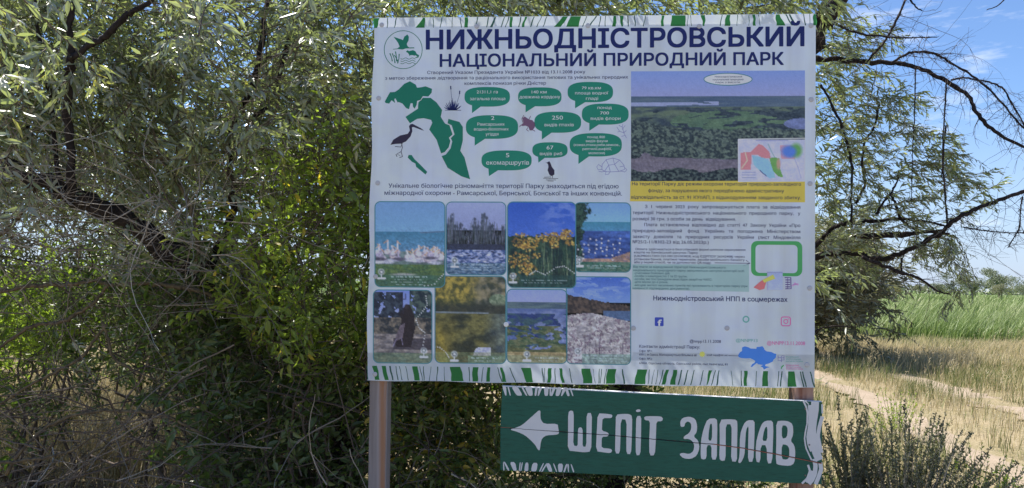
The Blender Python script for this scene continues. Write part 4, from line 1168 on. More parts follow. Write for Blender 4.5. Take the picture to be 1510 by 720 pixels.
AA = q5([(372,255),(432,252),(436,300),(434,420),(432,525),(396,525),(398,430),(365,430),(364,520),(340,525),(325,515),(327,400),(345,320)])
PB = q5([(450,262),(510,258),(565,262),(569,300),(566,450),(566,540),(526,537),(530,400),(530,292),(492,292),(491,400),(490,530),(465,535),(448,520),(452,400)])
LL = q5([(585,360),(610,290),(635,265),(682,265),(682,330),(680,400),(674,540),(638,540),(640,400),(643,298),(625,330),(620,420),(615,500),(590,550),(572,545),(583,500)])
A2 = q5([(755,268),(802,268),(806,320),(804,400),(798,548),(765,552),(762,430),(722,430),(720,545),(690,540),(690,420),(710,340),(730,288)])
VV = q5([(825,272),(870,268),(905,272),(935,292),(938,360),(920,402),(945,430),(952,480),(945,550),(915,568),(845,562),(822,550),(826,400)])
for P in (SH, EE, PP, II, ID, TT, ZZ): paint_shape('letter', P)
paint_shape('letter', AA, [q5([(376,400),(400,400),(402,290),(388,288),(379,345)])])
paint_shape('letter', PB); paint_shape('letter', LL)
paint_shape('letter', A2, [q5([(733,402),(766,402),(767,308),(752,312),(741,350)])])
paint_shape('letter', VV, [q5([(862,300),(890,300),(902,325),(895,380),(862,388)]), q5([(862,424),(895,428),(912,452),(911,510),(895,526),(860,522)])])
def fringe(y0, y1, y0e, y1e, lst):
    for (a, b, c, d) in lst:
        t = (a - 50) / 470
        P = q4([(a, y0 + (y0e - y0) * t), (b, y0 + (y0e - y0) * t), (d, y1 + (y1e - y1) * t), ((c + d) / 2, y1 + (y1e - y1) * t + 3), (c, y1 + (y1e - y1) * t)])
        mb = MB(); outline(mb, smoothed(P, 1), .0009, plane=gface); mb.build('painted_dash', M_wpaint, dboard)
fringe(40, 100, 50, 104, [(48,75,68,78),(82,92,98,106),(108,150,142,184),(172,184,204,216),(196,245,222,252),(268,285,262,275),(292,315,282,292),(325,356,328,352),(362,372,362,372),(384,404,368,382),(410,446,400,426),(452,480,436,446),(462,480,478,496),(492,502,512,520)])
fringe(540, 596, 556, 608, [(58,68,84,98),(54,60,56,64),(98,134,122,146),(164,172,158,166),(178,186,168,176),(202,222,194,222),(250,284,238,276),(318,326,292,302),(334,364,356,382),(340,348,306,318),(384,392,404,412),(416,452,420,446),(470,482,452,464),(478,490,484,490),(500,508,516,526)])
for w, pts in ((2.6, [(1005,140),(1022,175),(1032,215),(1030,285)]), (2.2, [(1030,285),(1018,340),(1012,390),(1022,450),(1045,500),(1060,530)]), (5.0, [(1045,165),(1050,240),(1046,310),(1035,370),(1040,420),(1060,470)]),
               (11.5, [(1082,142),(1080,200),(1068,270),(1062,330),(1066,400),(1085,470),(1110,530)]), (5.5, [(1130,240),(1110,310),(1100,370),(1112,430),(1124,480)]), (2.5, [(1128,160),(1130,220)]),
               (6.5, [(1078,520),(1085,570),(1080,620),(1062,660),(1040,686)]), (3.2, [(1035,560),(1048,600),(1030,650),(995,684)]), (6.0, [(1116,545),(1122,590),(1105,640),(1085,688)]), (1.6, [(1008,135),(1030,150),(1040,162)]), (4.5, [(1020,672),(1050,640),(1066,600)])):
    P = np.array(q5(pts)); t = np.linspace(0, len(P) - 1, 14); P = np.stack([np.interp(t, np.arange(len(P)), P[:, k]) for k in (0, 1)], 1)
    mb = MB(); stroke(mb, P, w, 0.0009 + w * 2e-5, plane=gface); mb.build('painted_band', M_wpaint, dboard)
# the joint between the planks opens through the painted letters too
mb = MB(); xs = np.linspace(752, 1210, 90); ys = np.interp(xs, S[:, 0], S[:, 1]) + np.random.default_rng(2).normal(0, .15, 90)
P = np.stack([xs, ys], 1); stroke(mb, P, np.interp(xs, [752, 830, 1040, 1060, 1210], [.5, .9, 1.1, 1.4, 1.9]), 0.0014, plane=gface)
M_crack = tint_mat('crack', [(0, (0.012, 0.014, 0.02)), (1, (0.02, 0.02, 0.03))])
mb.build('plank_joint', M_crack, dboard)
mb = MB(); P = np.stack([xs[58:], ys[58:] + 0.25], 1); stroke(mb, P, .9, 0.0019, plane=gface); mb.build('torn_fibre', M_redwood, dboard)
for x, y in ((1186, 602), (1186, 700), (1192, 655)):
    mb = MB(); c = gface(np.array([x]), np.array([y]), 0)[0]; t = np.arange(8) / 8 * 2 * pi
    rg = (BU[None] * np.cos(t)[:, None] + BV[None] * np.sin(t)[:, None]) * .004
    mb.add(np.vstack([c + rg, c + rg * .8 + BN * .003, [c + BN * .0034]]), quads=[[j, (j + 1) % 8, 8 + (j + 1) % 8, 8 + j] for j in range(8)], tris=[[8 + j, 8 + (j + 1) % 8, 16] for j in range(8)])
    mb.build('nail', M_nail, dboard)


# ================================================================ vegetation
M_silver = leaf_mat('silver_leaf', (0.215, 0.250, 0.145), (0.48, 0.50, 0.42), yellow=(0.42, 0.38, 0.10), trans=0.38, rough=0.34, spec=0.8, yfrac=0.03)
M_green = leaf_mat('green_leaf', (0.095, 0.150, 0.035), (0.20, 0.25, 0.10), yellow=(0.50, 0.36, 0.05), trans=0.40, rough=0.34, spec=0.5, yfrac=0.05)
M_lit = leaf_mat('shrub_leaf', (0.23, 0.31, 0.06), (0.28, 0.34, 0.10), yellow=(0.70, 0.54, 0.08), trans=0.58, rough=0.34, spec=0.5, yfrac=0.10)
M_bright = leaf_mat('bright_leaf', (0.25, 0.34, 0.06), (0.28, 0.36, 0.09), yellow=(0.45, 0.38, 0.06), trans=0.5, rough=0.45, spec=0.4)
M_grey = leaf_mat('grey_leaf', (0.16, 0.18, 0.12), (0.26, 0.28, 0.21), trans=0.25, rough=0.5, spec=0.3)
M_worm = leaf_mat('wormwood_leaf', (0.195, 0.195, 0.125), (0.28, 0.28, 0.20), trans=0.25, rough=0.55, spec=0.3)
M_bark = bark_mat('dark_bark', (0.018, 0.015, 0.016), (0.055, 0.043, 0.040), 55.0)
M_bark2 = bark_mat('grey_mossy_bark', (0.055, 0.045, 0.038), (0.20, 0.155, 0.09), 45.0)
M_twig = tint_mat('dead_twig', [(0.0, (0.045, 0.036, 0.034)), (0.5, (0.13, 0.10, 0.08)), (0.85, (0.30, 0.26, 0.22)), (1.0, (0.45, 0.42, 0.38))])
M_straw = tint_mat('dry_grass_blade', [(0.0, (0.30, 0.25, 0.11)), (0.35, (0.42, 0.345, 0.18)), (0.75, (0.54, 0.455, 0.27)), (0.93, (0.64, 0.57, 0.40)), (1.0, (0.22, 0.27, 0.09))], trans=0.4)
M_reed = tint_mat('reed_blade', [(0.0, (0.10, 0.165, 0.03)), (0.5, (0.19, 0.255, 0.07)), (0.85, (0.31, 0.345, 0.15)), (1.0, (0.45, 0.42, 0.24))], rough=0.5, trans=0.35, spec=0.4)
M_green_grass = tint_mat('green_grass_blade', [(0.0, (0.07, 0.10, 0.025)), (0.6, (0.14, 0.18, 0.05)), (1.0, (0.34, 0.30, 0.14))], rough=0.6, trans=0.35)
M_litter = tint_mat('leaf_litter', [(0.0, (0.10, 0.07, 0.045)), (0.5, (0.24, 0.17, 0.10)), (1.0, (0.46, 0.38, 0.27))], trans=0.15)


def unit(v):
    return v / (np.linalg.norm(v, axis=-1, keepdims=True) + 1e-9)


def over_board(P):
    """Points in front of the boards (nothing grows there), or pressed through them from behind."""
    P = np.asarray(P, float).reshape(-1, 3); f = (P - BO) @ BN
    q = (P - CAM_LOC) @ ROT; z_ = np.maximum(-q[:, 2], 1e-3); px = 755 + F_PX * q[:, 0] / z_; py = 360 - F_PX * q[:, 1] / z_
    A = (px > 538) & (px < 1214) & (py > 12) & ((py < 566) | ((px > 735) & (py < 716)) | ((px < 582)))
    return A & (f > -.10) & (q[:, 2] < -.2)


SUNV = np.array(sun_dir)
_e = lambda px, py, y: CAM_LOC + ray(px, py) * (y / ray(px, py)[1])
# openings cut into the canopy to let sun onto chosen spots: (plane y, x range, z range, share of leaves missing)
GAPS = [(3.33, -.75, 1.42, 2.70, 2.86, .88), (3.33, -.75, 1.42, 1.12, 1.32, .92), (3.75, _e(375, 400, 3.75)[0], _e(548, 400, 3.75)[0], _e(400, 545, 3.75)[2], _e(400, 290, 3.75)[2], .96), (3.5, _e(375, 400, 3.5)[0], _e(560, 400, 3.5)[0], _e(400, 560, 3.5)[2], _e(400, 290, 3.5)[2], .9),
        (7.5, -5.6, -1.8, -.1, .9, .9), (6.4, -5.0, -1.5, -.1, .8, .9), (9.0, -6.5, -2.0, -.1, .9, .9), (5.2, -4.2, -1.2, -.1, .6, .7),
        (5.2, _e(-80, 400, 5.2)[0], _e(150, 400, 5.2)[0], _e(0, 560, 5.2)[2], _e(0, 410, 5.2)[2], .93),
        (7.2, _e(-80, 400, 7.2)[0], _e(165, 400, 7.2)[0], _e(0, 540, 7.2)[2], _e(0, 380, 7.2)[2], .9), (3.9, _e(150, 0, 3.9)[0], _e(540, 0, 3.9)[0], _e(300, 250, 3.9)[2], _e(300, 20, 3.9)[2], .35),
        (4.2, _e(-60, 0, 4.2)[0], _e(330, 0, 4.2)[0], _e(300, 720, 4.2)[2], _e(300, 430, 4.2)[2], .6)]
_GR = np.random.default_rng(77)


def in_light_gap(P):
    out = np.zeros(len(P), bool)
    for y0, x0, x1, z0, z1, share in GAPS:
        t = (P[:, 1] - y0) / SUNV[1]; H = P - SUNV * t[:, None]
        out |= (t > .30) & (H[:, 0] > x0) & (H[:, 0] < x1) & (H[:, 2] > z0) & (H[:, 2] < z1) & (_GR.random(len(P)) < share)
    return out


LT8 = np.array([(0, 0, 0), (.28, -.85, .12), (.30, 0, -.05), (.28, .85, .12), (.66, -.72, .12), (.68, 0, -.05), (.66, .72, .12), (1, 0, 0)])
LT8_T = np.array([(0, 2, 1), (0, 3, 2), (4, 5, 7), (5, 6, 7)]); LT8_Q = np.array([(1, 2, 5, 4), (2, 3, 6, 5)])
LT4 = np.array([(0, 0, 0), (.42, -1, .16), (.42, 1, .16), (1, 0, 0)])
LT4_T = np.array([(0, 3, 1), (0, 2, 3)])


def add_leaves(mb, P, D, N, L, W, tint, curl=0.12, fine=True):
    """Leaves at P pointing along D, faces turned to N, L long and W wide; each folded along its midrib and curled."""
    n = len(P)
    if n == 0: return
    D = unit(D); L = np.asarray(L, float); W = np.asarray(W, float); tint = np.asarray(tint, float); curl = np.broadcast_to(curl, (n,))
    ok = ~(over_board(P) | over_board(P + D * L[:, None]))
    ok &= ~in_light_gap(P)
    if not ok.all(): P, D, N, L, W, tint, curl = P[ok], D[ok], np.broadcast_to(N, (n, 3))[ok], L[ok], W[ok], tint[ok], curl[ok]; n = len(P)
    if n == 0: return
    S = unit(np.cross(N, D)); U = np.cross(D, S)
    T = LT8 if fine else LT4
    curl = np.broadcast_to(curl, (n,))
    t, s_, u = T[:, 0], T[:, 1], T[:, 2]
    V = (P[:, None] + D[:, None] * (t[None, :, None] * L[:, None, None]) + S[:, None] * (s_[None, :, None] * W[:, None, None] / 2)
         + U[:, None] * ((u[None] * W[:, None] - curl[:, None] * t[None] ** 2 * L[:, None])[..., None]))
    k = len(T); off = (np.arange(n) * k)[:, None, None]
    tr = ((LT8_T if fine else LT4_T)[None] + off).reshape(-1, 3)
    qd = (LT8_Q[None] + off).reshape(-1, 4) if fine else None
    mb.add(V.reshape(-1, 3), tris=tr, quads=qd, tint=np.repeat(tint, k))


def rand_rot(g, n, main, spread):
    """Random frames: x axis scattered round main."""
    d = unit(np.asarray(main, float)[None] + g.normal(0, spread, (n, 3)))
    z = unit(np.array([0, 0, 1.0])[None] + g.normal(0, .35, (n, 3)))
    y = unit(np.cross(z, d)); z = np.cross(d, y)
    return np.stack([d, y, z], -1)                       # columns


def make_spray(g, leaf_gap=0.018, leaf_len=0.06, leaf_w=0.014, subs=6, droop=0.25, length=0.45, up=0.25):
    """One leafy shoot lying along +x: stem, side shoots and leaves in its own frame."""
    tubes, P, D, N, L = [], [], [], [], []
    def shoot(o, d, ln, r):
        k = 7; pts = [np.array(o)]; d = np.array(d, float)
        for i in range(k):
            d = d + g.normal(0, .13, 3) + [0, 0, -droop / k]; d /= np.linalg.norm(d)
            pts.append(pts[-1] + d * ln / k)
        pts = np.array(pts); tubes.append((pts, np.linspace(r, r * .35, k + 1)))
        m = int(ln / leaf_gap)
        for q in range(m):
            t = (q + .7) / m * k; i = min(int(t), k - 1); p = pts[i] + (pts[i + 1] - pts[i]) * (t - i); dd = unit(pts[i + 1] - pts[i])
            side = unit(np.cross(dd, [0, 0, 1]) * (1 if q % 2 else -1) + g.normal(0, .45, 3))
            P.append(p); D.append(unit(dd * .75 + side * g.uniform(.4, 1.0) + [0, 0, -.35 * g.random()])); N.append(unit(np.array([0, 0, 1.]) + g.normal(0, .8, 3)))
            L.append(leaf_len * g.uniform(.4, 1.2) * (1 - .35 * q / m))
        return pts
    main = shoot((0, 0, 0), (1, 0, up), length, .0035)
    for s_ in range(subs):
        i = g.integers(1, 7); dd = unit(main[i] - main[i - 1]); sd = unit(np.cross(dd, [0, 0, 1]) * (1 if s_ % 2 else -1) + g.normal(0, .4, 3))
        shoot(main[i], unit(dd + sd * .9), length * g.uniform(.25, .5), .002)
    P, D, N, L = map(np.array, (P, D, N, L))
    return dict(t=tubes, P=P, D=D, N=N, L=L, W=L * leaf_w / leaf_len)


def place_sprays(mbl, mbt, sprays, pos, R, scale, g, wind=(0, 0, 0), fine=True, clump=None, tlo=0.0, thi=1.0, curl=.15):
    wind = np.asarray(wind, float)
    for i in range(len(pos)):
        s = sprays[int(g.integers(len(sprays)))]; M = R[i]; k = scale[i]
        P = s['P'] @ M.T * k + pos[i]; D = s['D'] @ M.T + wind; N = s['N'] @ M.T
        c = clump[i] if clump is not None else g.random()
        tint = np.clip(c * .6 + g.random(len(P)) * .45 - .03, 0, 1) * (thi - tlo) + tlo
        add_leaves(mbl, P, D, N, s['L'] * k * g.uniform(.85, 1.15), s['W'] * k, tint, g.normal(curl, .12, len(P)), fine)
        if mbt is not None:
            for q, (p, r) in enumerate(s['t']):
                if (q == 0 or fine) and not over_board(p @ M.T * k + pos[i]).any(): mbt.tube((p @ M.T * k + pos[i])[::2 if q else 1], r[::2 if q else 1] * k, 3, tint=.35 + .3 * g.random(), cap=False)


def wander(a, b, n, amp, g, sag=0.0):
    """A knotty path from a to b."""
    a, b = np.asarray(a, float), np.asarray(b, float); t = np.linspace(0, 1, n)[:, None]
    P = a + (b - a) * t; L = np.linalg.norm(b - a)
    w = g.normal(0, 1, (n, 3)).cumsum(0); w -= w[0] + (w[-1] - w[0]) * t
    return P + w * amp * L / math.sqrt(n) + np.array([0, 0, -1.]) * sag * L * np.sin(t * pi)


def resample(P, n):
    P = np.asarray(P, float); k = len(P)
    # Catmull-Rom through the given points
    t = np.linspace(0, k - 1, n); i = np.clip(t.astype(int), 0, k - 2); f = (t - i)[:, None]
    E = np.vstack([2 * P[0] - P[1], P, 2 * P[-1] - P[-2]])
    p0, p1, p2, p3 = E[i], E[i + 1], E[i + 2], E[i + 3]
    return .5 * (2 * p1 + (p2 - p0) * f + (2 * p0 - 5 * p1 + 4 * p2 - p3) * f ** 2 + (3 * p1 - p0 - 3 * p2 + p3) * f ** 3)


def limb(parent, name, pix, depth, w, mat, sides=7, g=None, rough=0.09, n=None):
    """A trunk or branch along photograph pixels; depth (m) and width (px) may change along it."""
    pix = np.array(pix, float); k = len(pix)
    dp = np.interp(np.arange(k), np.linspace(0, k - 1, len(np.atleast_1d(depth))), np.atleast_1d(depth))
    ww = np.interp(np.arange(k), np.linspace(0, k - 1, len(np.atleast_1d(w))), np.atleast_1d(w))
    P = at(pix[:, 0], pix[:, 1], dp); r = ww / 2 / F_PX * dp
    m = n or max(8, k * 5); P = resample(P, m); r = np.interp(np.linspace(0, k - 1, m), np.arange(k), r)
    g = g or np.random.default_rng(int(abs(pix[0, 0]) * 7 + pix[0, 1]) + 3)
    P[1:-1] += g.normal(0, 1, (m - 2, 3)) * r[1:-1, None] * .28
    r = r * (1 + g.normal(0, rough, m))
    mb = MB(); mb.tube(P, r, sides)
    if parent is None: return P, r
    o = mb.build(name, mat, parent, smooth=True)
    return P, r


def in_poly(px, py, poly):
    P = np.array(poly, float); ins = np.zeros(len(px), bool); j = len(P) - 1
    for i in range(len(P)):
        xi, yi, xj, yj = *P[i], *P[j]
        ins ^= ((yi > py) != (yj > py)) & (px < (xj - xi) * (py - yi) / (yj - yi + 1e-9) + xi); j = i
    return ins


def sample_region(g, n, poly, d0, d1):
    P = np.array(poly, float); lo, hi = P.min(0), P.max(0); out = np.zeros((0, 2))
    while len(out) < n:
        q = g.uniform(lo, hi, (n * 2, 2)); out = np.vstack([out, q[in_poly(q[:, 0], q[:, 1], poly)]])
    out = out[:n]; d = g.uniform(d0, d1, n)
    return out[:, 0], out[:, 1], d


def part_leaves(parent, spots, mat, g, n=300, L=(.06, .09), ratio=.24, wind=(0, 0, 0), tint_hi=.9):
    """The nearest leaves, each an object of its own; eight leaf meshes are shared between them."""
    pool = []
    for k in range(8):
        mb = MB(); l = 1.0
        add_leaves(mb, np.zeros((1, 3)), np.array([[1., 0, 0]]), np.array([[0, 0, 1.]]), np.array([1.0]), np.array([ratio]), np.array([.1 + tint_hi * k / 8]), .05 + .05 * k, True)
        pool.append(mb.mesh('leaf', mat))
    pw = parent_world(parent).inverted()
    for k in range(n):
        p = spots[k % len(spots)] + g.normal(0, .05, 3)
        M = rand_rot(g, 1, np.array(wind) * 1.0 + g.normal(0, .7, 3) + [0, 0, -.2], .3)[0]
        o = bpy.data.objects.new('leaf', pool[k % 8]); COL.objects.link(o); o.parent = parent; o.matrix_parent_inverse = pw
        s = g.uniform(*L)
        m = Matrix([[*(M[0] * s), p[0]], [*(M[1] * s), p[1]], [*(M[2] * s), p[2]], [0, 0, 0, 1]])
        o.matrix_basis = m


GS = np.random.default_rng(21)
SP_SILVER = [make_spray(GS, .023, .080, .0235, 6, .55, .42) for _ in range(9)]
SP_SILVER_FAR = [make_spray(GS, .024, .088, .021, 4, .4, .42) for _ in range(6)]
SP_BROAD = [make_spray(GS, .030, .062, .031, 5, .15, .36, .5) for _ in range(8)]
SP_TINY = [make_spray(GS, .012, .022, .0065, 5, .1, .28, .5) for _ in range(6)]
WIND = (0.35, 0.05, -0.05)

# ---------------------------------------------------------------- the big oleaster on the left
g = np.random.default_rng(100)
base = at(520, 960, 4.7); base[2] = 0
tree = empty('oleaster_tree', tuple(base), 'big silver-leaved tree on the left with a thick dark trunk leaning out to the left', 'tree')
limb(tree, 'trunk', [(525, 985), (515, 800), (500, 640), (440, 520), (360, 450), (290, 400), (200, 335), (130, 297), (60, 268), (-40, 225), (-140, 190)], [4.7, 4.4, 3.9, 3.6], [56, 46, 34, 30, 26, 22], M_bark, 9)
limb(tree, 'branch', [(104, 300), (106, 240), (100, 170), (102, 110), (106, 84), (104, 40), (110, -40), (118, -120)], [3.65, 3.45, 3.4], [12, 12, 11, 8], M_bark, 7)
limb(tree, 'branch', [(104, 88), (128, 70), (158, 52), (185, 25), (205, 12), (240, -10), (290, -60)], 3.42, [9, 10, 8, 5], M_bark, 7)
limb(tree, 'branch', [(92, 285), (82, 225), (75, 160), (64, 95), (56, 50), (50, -30)], 3.75, [8, 7, 5], M_bark, 6)
limb(tree, 'branch', [(50, 270), (40, 180), (42, 120), (38, 30), (45, -40)], [4.5, 4.6], [6, 5], M_bark, 6)
limb(tree, 'branch', [(300, 405), (330, 350), (345, 290), (340, 200), (372, 130), (385, 60), (395, -20)], [4.3, 4.5], [14, 10, 7], M_bark, 6)
limb(tree, 'branch', [(372, 175), (400, 150), (425, 60), (440, 10), (446, -30)], 4.5, [6, 7, 6], M_bark, 6)
limb(tree, 'branch', [(392, 86), (420, 78), (450, 66), (478, 60)], 4.0, [3, 3, 2], M_bark, 5)
limb(tree, 'branch', [(440, 175), (470, 165), (500, 150), (520, 128), (540, 110)], 4.0, [3, 3.5, 3], M_bark, 5)
limb(tree, 'branch', [(290, 402), (290, 340), (275, 290), (240, 240), (225, 190)], 3.9, [7, 6, 4], M_bark2, 6)
limb(tree, 'branch', [(-40, 438), (0, 431), (60, 420), (100, 421), (140, 414), (160, 420), (205, 418), (240, 420), (285, 427), (330, 440)], [3.7, 3.9], [6, 7, 5, 6.5, 7], M_bark2, 7)
limb(tree, 'branch', [(160, 420), (140, 445), (115, 462), (90, 475), (50, 480), (10, 505), (-40, 535)], 3.75, [4.5, 6, 4], M_bark2, 6)
limb(tree, 'branch', [(150, 475), (160, 500), (166, 525), (190, 542), (230, 560)], 3.7, [4, 4.5, 3], M_bark2, 6)
limb(tree, 'branch', [(158, 478), (140, 500), (122, 525), (90, 545), (50, 565), (0, 595)], 3.7, [4, 5, 3.5], M_bark2, 6)
limb(tree, 'branch', [(-30, 355), (10, 340), (38, 305), (60, 270)], 3.8, [6, 8], M_bark2, 6)
limb(tree, 'branch', [(500, 640), (545, 560), (620, 420), (700, 250), (760, 90), (800, -20), (830, -100)], [4.6, 5.0], [30, 22, 16], M_bark, 7)
limb(tree, 'branch', [(10, 700), (40, 655), (80, 624), (120, 610), (165, 606), (215, 608), (255, 618), (300, 640)], 3.6, [5, 5, 5.5, 4], M_bark2, 6)
limb(tree, 'branch', [(-20, 684), (30, 680), (80, 672), (110, 662), (140, 642)], 3.4, [6, 5, 2.5], M_bark2, 6)

crown, twigs = MB(), MB()
clumpn = lambda P, s=.45: vnoise(P[:, 0] + 40, P[:, 2] + P[:, 1] * .7 + 40, s, seed=5, octaves=2)
# near face of the crown, above: dense
def fill(n, poly, d0, d1, sprays, mbl, mbt, scale, main, spread, thr, fine=True, wind=WIND, seed=1, tlo=0., thi=1., curl=.15):
    gg = np.random.default_rng(seed)
    px, py, d = sample_region(gg, n, poly, d0, d1)
    P = at(px, py, d)
    c = vnoise(P[:, 0] * 1.0 + 40, P[:, 2] + P[:, 1] * .5 + 40, .35, seed=seed, octaves=2)
    ok = (c > thr) & (P[:, 2] > .05)
    P, c = P[ok], c[ok]
    place_sprays(mbl, mbt, sprays, P, rand_rot(gg, len(P), main, spread), gg.uniform(scale[0], scale[1], len(P)), gg, wind, fine, np.clip((c - .3) * 2, 0, 1), tlo, thi, curl)
    return P


UP = [(-170, -60), (860, -60), (860, 20), (545, 25), (545, 265), (470, 262), (380, 275), (300, 255), (200, 235), (120, 215), (-170, 235)]
n1 = fill(820, UP, 3.65, 4.7, SP_SILVER, crown, twigs, (.8, 1.25), (.5, -.1, .1), .75, .36, seed=3, thi=.98)
fill(640, [(-250, -90), (1010, -90), (1000, 60), (800, 250), (560, 330), (300, 300), (-250, 260)], 4.7, 6.2, SP_SILVER_FAR, crown, twigs, (1.0, 1.5), (.4, 0, .1), .8, .38, False, seed=4, thi=.9)
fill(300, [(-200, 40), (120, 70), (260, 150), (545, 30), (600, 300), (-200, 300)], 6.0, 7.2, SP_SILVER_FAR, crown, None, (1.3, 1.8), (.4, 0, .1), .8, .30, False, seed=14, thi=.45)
# crown above the frame: it throws the shade
fill(80, [(-900, -500), (330, -500), (430, -60), (-900, -60)], 4.4, 6.6, SP_SILVER_FAR, crown, None, (1.6, 2.2), (.4, 0, .1), .8, .36, False, seed=5, thi=.8)
# big leaves hanging close to the camera, top left
fill(16, [(-60, -60), (60, -60), (40, 230), (-60, 230)], 2.7, 3.4, SP_SILVER, crown, twigs, (.9, 1.25), (.1, -.1, -.6), .5, .3, seed=12, thi=.98)
fill(7, [(215, -60), (330, -60), (300, 60), (230, 40)], 2.8, 3.4, SP_SILVER, crown, twigs, (.9, 1.25), (.2, -.1, -.5), .6, .3, seed=12, thi=.98)
# strip right above the board
fill(150, [(545, -40), (1180, -40), (1150, 22), (1000, 24), (545, 26)], 3.6, 4.6, SP_SILVER, crown, twigs, (.7, 1.05), (.8, 0, -.1), .5, .38, seed=6)
# hanging shoots lower left
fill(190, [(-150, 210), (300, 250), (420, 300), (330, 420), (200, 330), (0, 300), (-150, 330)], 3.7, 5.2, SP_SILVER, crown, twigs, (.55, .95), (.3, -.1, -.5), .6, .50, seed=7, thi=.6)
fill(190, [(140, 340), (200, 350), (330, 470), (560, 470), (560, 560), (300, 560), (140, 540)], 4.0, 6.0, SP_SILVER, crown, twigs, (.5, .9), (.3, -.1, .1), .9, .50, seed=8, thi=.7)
c_ = crown.build('crown', M_silver, tree); tag(c_, kind='stuff')
spots = n1[np.argsort(np.linalg.norm(n1 - CAM_LOC, axis=1))[:150]]
part_leaves(tree, spots, M_silver, g, 300, wind=(.5, 0, 0))

# fine dead twigs all through the lower crown
def tangle(mb, n, poly, d0, d1, ln, r, seed, dirn=(1, 0, 0), spread=.7, tint=(.1, .8), kinks=9, curve=.25):
    gg = np.random.default_rng(seed); px, py, d = sample_region(gg, n, poly, d0, d1); P0 = at(px, py, d)
    for k in range(n):
        L = gg.uniform(*ln); dd = unit(np.array(dirn) * gg.choice([-1, 1]) + gg.normal(0, spread, 3)); bend = gg.normal(0, curve, 3)
        P = [P0[k]]
        for q in range(kinks): dd = unit(dd + bend / kinks * 2 + gg.normal(0, .14, 3)); P.append(P[-1] + dd * L / kinks)
        P = np.array(P); P[:, 2] = np.maximum(P[:, 2], .01); rr = gg.uniform(*r)
        t = gg.uniform(*tint)
        if over_board(P).any(): continue
        mb.tube(P, np.linspace(rr, rr * .35, kinks + 1), 4, tint=t, cap=False)
        if gg.random() < .7:
            for _ in range(gg.integers(1, 5)):
                q = gg.integers(1, kinks); d2 = unit(unit(P[q] - P[q - 1]) + gg.normal(0, .7, 3)); m = gg.uniform(.15, .45) * L
                mb.tube(np.array([P[q], P[q] + d2 * m * .5, P[q] + d2 * m + gg.normal(0, .02, 3)]), [rr * .5, rr * .35, rr * .2], 3, tint=t, cap=False)


tangle(twigs, 190, [(-100, -30), (545, -30), (545, 260), (-100, 260)], 3.7, 5.2, (.4, 1.1), (.0015, .0045), 31, spread=.8)
tangle(twigs, 230, [(-100, 210), (320, 240), (545, 300), (545, 480), (-100, 430)], 3.5, 5.2, (.35, 1.0), (.0015, .005), 32, spread=.8, tint=(.1, 1.0))
tangle(twigs, 150, [(-60, 190), (300, 230), (340, 420), (200, 420), (-60, 330)], 3.15, 3.55, (.25, .8), (.001, .003), 38, spread=.8, tint=(.55, 1.0))
tw = twigs.build('twigs', M_twig, tree); tag(tw, kind='stuff')

thk = MB()
tangle(thk, 330, [(-120, 440), (560, 430), (760, 570), (760, 760), (-120, 760)], 3.6, 5.6, (.3, 1.0), (.001, .0035), 33, spread=.8, tint=(0, .75))
tangle(thk, 60, [(-60, 520), (420, 500), (420, 700), (-60, 720)], 3.5, 4.6, (.8, 1.8), (.002, .005), 34, dirn=(1, 0, .25), spread=.35, tint=(.1, .7), curve=.5)
tangle(thk, 90, [(0, 640), (760, 640), (760, 780), (0, 780)], 3.3, 4.6, (.2, .7), (.0015, .004), 35, spread=.8, tint=(.5, 1.0))

tangle(thk, 130, [(740, 690), (1180, 700), (1180, 790), (740, 790)], 4.4, 6.5, (.2, .6), (.0015, .004), 37, spread=.9, tint=(.1, 1))
tangle(thk, 240, [(-120, 540), (545, 560), (545, 760), (-120, 760)], 4.6, 7.0, (.3, .8), (.0015, .004), 36, spread=.9, tint=(.2, .9))
o = thk.build('undergrowth', M_twig); tag(o, 'tangle of thin dry dead twigs under the silver tree, left of the board', 'twigs', kind='stuff')

# ---------------------------------------------------------------- green shrubs among and under it
def shrub(name, label, poly, d0, d1, n, sprays, mat, scale, seed, base_px, main=(.1, -.2, .6), spread=.7, thr=.3, fine=True, stems=7, cat='shrub', group=None, wind=(.1, 0, 0), leaves=0, tlo=0., thi=1., stem_w=.012, Lp=(.05, .07), ratio=.4):
    gg = np.random.default_rng(seed)
    dm = (d0 + d1) / 2; b = at(base_px, 1000, dm); b = CAM_LOC + (b - CAM_LOC) * 1.0; b[2] = 0.0
    e = empty(name, tuple(b), label, cat, group)
    mbl, mbt = MB(), MB()
    P = fill(n, poly, d0, d1, sprays, mbl, mbt, scale, main, spread, thr, fine, wind, seed, tlo, thi)
    for k in range(stems):
        q = P[gg.integers(len(P))]; a = b + gg.normal(0, .12, 3) * [1, 1, 0]
        pts = wander(a, q, 12, .10, gg, -.05)
        mb = MB(); mb.tube(pts, np.linspace(stem_w, stem_w * .4, 12), 5, tint=.4); mb.build('stem', M_twig, e, smooth=True)
    o = mbl.build('foliage', mat, e); tag(o, kind='stuff')
    if mbt.v: o = mbt.build('twigs', M_twig, e); tag(o, kind='stuff')
    if leaves:
        s_ = P[np.argsort(np.linalg.norm(P - CAM_LOC, axis=1))[:120]]
        part_leaves(e, s_, mat, gg, leaves, Lp, ratio)
    return e


